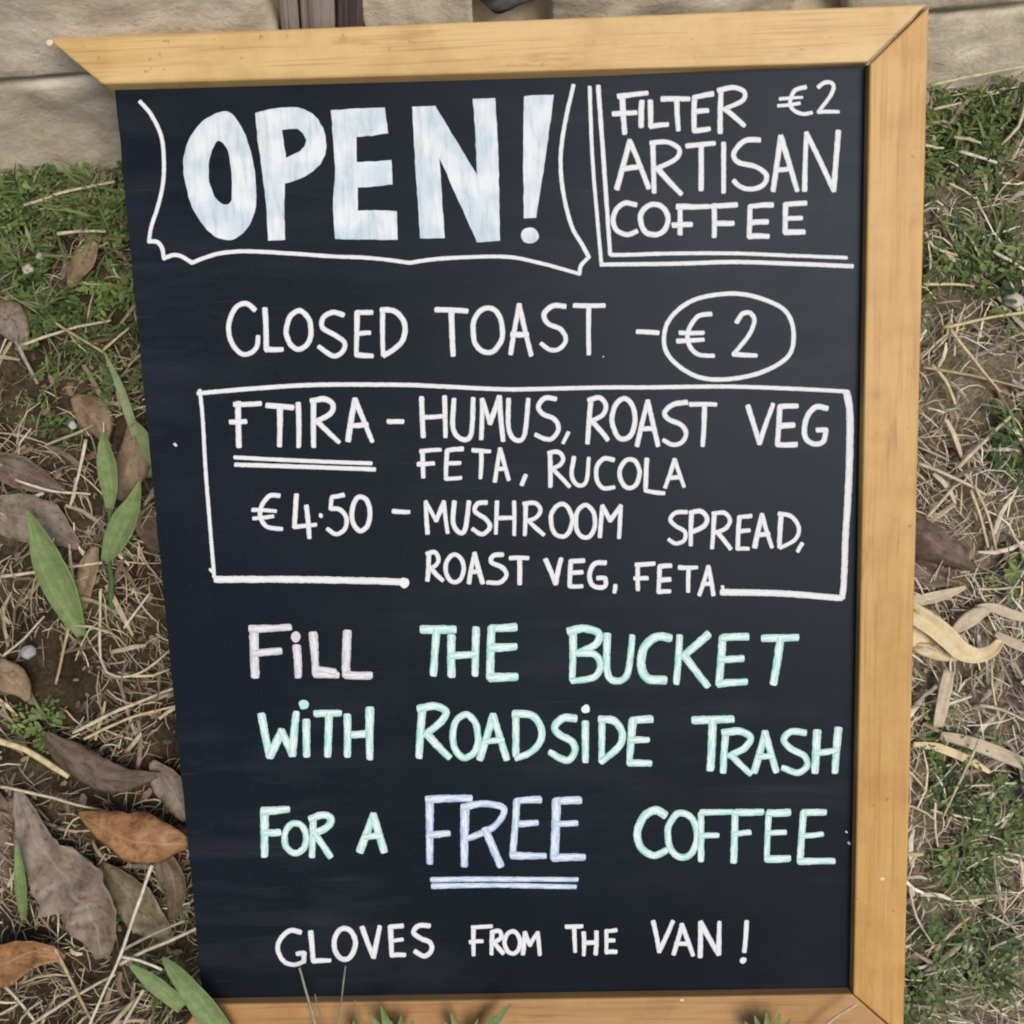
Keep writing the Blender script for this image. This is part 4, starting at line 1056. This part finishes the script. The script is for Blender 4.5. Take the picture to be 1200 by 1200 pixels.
leaf('second pale strip at the right border below the first', [(1166,742,3),(1184,752,6),(1210,764,5)], [.01,.012,.012], 'husk_grey', .25, **H)
leaf('upright flat wood-coloured sliver below the husks', [(1112,786,6),(1108,808,7.5),(1104,830,7.5),(1099,852,6)], [.016,.018,.018,.014], 'husk_grey', .1, **H)
leaf('long pale strip above the lower right weeds', [(1102,862,5),(1130,868,7),(1164,880,8),(1206,898,7)], [.014,.016,.016,.014], 'husk_grey', .2, **H)
leaf('thin pale strip under the long one on the right', [(1070,872,3),(1100,876,5),(1134,890,5),(1160,905,2)], [.01,.012,.012,.01], 'husk', .2, **H)

# ---- broad-bladed green plants
def at_h(x, y, h): return bank_px(x, y, h)
pl1 = empty('green_seedling', bank_px(128, 725, 0)); prop(pl1, 'tall green seedling with two broad blades beside the panel edge', 'plant', 'broad bladed green seedlings')
pl2 = empty('green_seedling', bank_px(98, 745, 0)); prop(pl2, 'single broad green blade leaning left near the left border', 'plant', 'broad bladed green seedlings')
pl3 = empty('green_seedling', bank_px(262, 1215, 0)); prop(pl3, 'dark green blades crossing in front of the lower left frame end', 'plant', 'broad bladed green seedlings')
pl4 = empty('green_seedling', bank_px(28, 1080, 0)); prop(pl4, 'narrow upright green blade beside the big torn leaf', 'plant', 'broad bladed green seedlings')
pl5 = empty('green_seedling', bank_px(172, 560, 0)); prop(pl5, 'slim bent green stalk above the tall seedling at the panel edge', 'plant', 'broad bladed green seedlings')
def child(o, par):
    o.parent = par; o.matrix_parent_inverse = Matrix.Translation(par.location).inverted(); return o
def blade(par, prof, hs, mat='blade', cup=.35, **kw):
    prof = [(x, y, w_ * 1.18) for x, y, w_ in prof]
    return child(leaf(None, prof, hs, mat, cup, name='blade', jag=.02, wave=.12, thick=.0006, **kw), par)
blade(pl1, [(128,600,3),(129,575,8),(126,548,10.5),(123,525,7),(121,506,1)], [.055,.066,.074,.08,.086])
blade(pl1, [(122,658,4),(134,636,12),(146,612,13.5),(157,588,8),(164,564,1)], [.045,.055,.064,.07,.072])
child(grass_obj('stem', [bank_px(131,728,.002), bank_px(130,690,.022), bank_px(127,640,.046), bank_px(128,596,.058)], 5 * MPX * 1.6, (.10,.17,.055), M['grass']), pl1)
blade(pl2, [(96,746,5),(84,718,13),(70,686,18),(55,650,15),(43,622,8),(31,597,1)], [.008,.024,.04,.055,.066,.072])
blade(pl3, [(268,1222,13),(244,1186,14),(222,1158,11),(205,1138,8),(190,1122,2)], [.045,.056,.058,.055,.05], 'blade')
blade(pl3, [(215,1180,8),(196,1164,9),(176,1148,8),(152,1130,2)], [.035,.04,.042,.042], 'blade')
blade(pl4, [(28,1080,3),(26,1050,6),(23,1018,5.5),(19,984,1)], [.006,.03,.044,.05])
blade(pl5, [(160,512,4),(150,482,5),(140,452,4),(122,412,1)], [.03,.036,.036,.03], 'blade_pale')
blade(pl5, [(176,560,4),(174,535,7),(168,512,7),(156,496,4)], [.01,.022,.03,.034], 'blade_pale')

# ---- blades and stems rising in front of the bottom rail
def front(x, y, n): return B @ board(x, y, n)
def front_stem(label, px, w, tint, ns):
    pts = [front(x, y, n) for (x, y), n in zip(px, ns)]
    g0 = pts[0]; pts = [Vector((g0.x, g0.y - .012, ground_z(g0.x, g0.y - .012) - .002))] + pts
    o = grass_obj('tall_grass', pts, w * MPX, tint, M['straw']); prop(o, label, 'grass stem', 'grass stems in front of the sign'); return o
front_stem('thicker pale stem rising under the G of GLOVES', [(376,1222),(364,1180),(351,1134)], 4.0, (.30,.29,.20), [.026,.03,.032])
front_stem('thin dark stem rising under the O of GLOVES', [(394,1222),(399,1180),(405,1132)], 2.4, (.24,.23,.17), [.026,.028,.03])
front_stem('short thin stem left of the thicker pale stem', [(386,1224),(377,1196),(369,1165)], 1.8, (.22,.20,.13), [.026,.026,.028])
front_stem('short stem right of the thin dark one', [(410,1224),(413,1196),(416,1172)], 1.8, (.22,.20,.13), [.026,.026,.028])
front_stem('pale straw leaning over the right end of the bottom rail', [(946,1224),(975,1196),(1004,1176)], 4.5, (.52,.45,.31), [.024,.028,.030])

def tuft(label, x, blades):
    g0 = front(x, 1235, .02); z = ground_z(g0.x, g0.y - .02)
    root = empty('grass_tuft', (g0.x, g0.y - .02, z)); prop(root, label, 'grass tuft', 'grass tufts along the bottom rail')
    for (tx, ty, w_) in blades:
        mx, my = (x + tx) / 2 + (tx - x) * .05, (1240 + ty) / 2 - 4
        def fn(px_, py_, n): return front(px_, py_, n)
        o = leaf(None, [(x + (tx - x) * .1, 1236, w_ * .5), (mx, my, w_), (tx, ty, .6)], [.022, .034, .036], 'blade', .35, name='blade', jag=.02, wave=.12, fn=fn, cols=4)
        child(o, root)
tuft('green tuft of short blades in front of the bottom rail under GLOVES', 466, [(446,1178,6),(470,1190,5),(484,1196,5),(432,1186,4),(458,1196,5)])
tuft('green tuft with one long blade slanting right under FROM', 545, [(599,1176,6),(560,1194,4),(528,1186,5),(520,1196,4),(578,1190,4)])
tuft('low green tuft at the right of the bottom rail', 900, [(884,1190,5),(898,1186,5),(914,1188,5),(926,1194,4),(872,1196,4)])
tuft('small green tuft below the first stems', 418, [(414,1196,4),(424,1192,3),(408,1198,3)])

# ---- pebbles and chips
def pebble(label, x, y, r, tint, h=.006):
    c = bank_px(x, y, h); bm = bmesh.new(); bmesh.ops.create_icosphere(bm, subdivisions=3, radius=1)
    sd = nr.uniform(0, 99)
    for v_ in bm.verts:
        f = 1 + .28 * noise.noise(v_.co * 1.4 + Vector((sd, 0, 0))) + .10 * noise.noise(v_.co * 4 + Vector((sd, 5, 0)))
        v_.co = Vector((v_.co.x * f * r, v_.co.y * f * r * .8, v_.co.z * f * r * .6))
    vs = [v_.co.copy() for v_ in bm.verts]; fs = [[q.index for q in f.verts] for f in bm.faces]; bm.free()
    o = mesh_obj('pebble', vs, fs, M['stone_small'], tint=[tint] * len(vs)); o.location = c; o.rotation_euler = (0, 0, sd)
    prop(o, label, 'pebble', 'pebbles and chips on the bank')
pebble('pale angular stone in the grass below the straw on the left', 33, 316, .0065, (.42,.38,.31), .014)
pebble('small pinkish stone right of the pale angular one', 47, 300, .0048, (.36,.30,.27), .014)
pebble('round pale grey pebble in the litter below the left green blade', 33, 764, .0085, (.30,.29,.28), .01)
pebble('small whitish pebble in the shade above the tall seedling', 85, 498, .005, (.42,.43,.41), .012)
pebble('white chip among the lower right weeds', 1134, 1110, .0062, (.50,.48,.44), .014)
pebble('white chip beside the right rail level with the pale paint fleck', 1068, 1046, .004, (.48,.46,.41), .014)
pebble('pale lump at the right border beside the grass clump', 1188, 352, .010, (.44,.41,.36), .012)
pebble('little whitish chip at the lower right border', 1190, 1108, .004, (.46,.44,.40), .012)
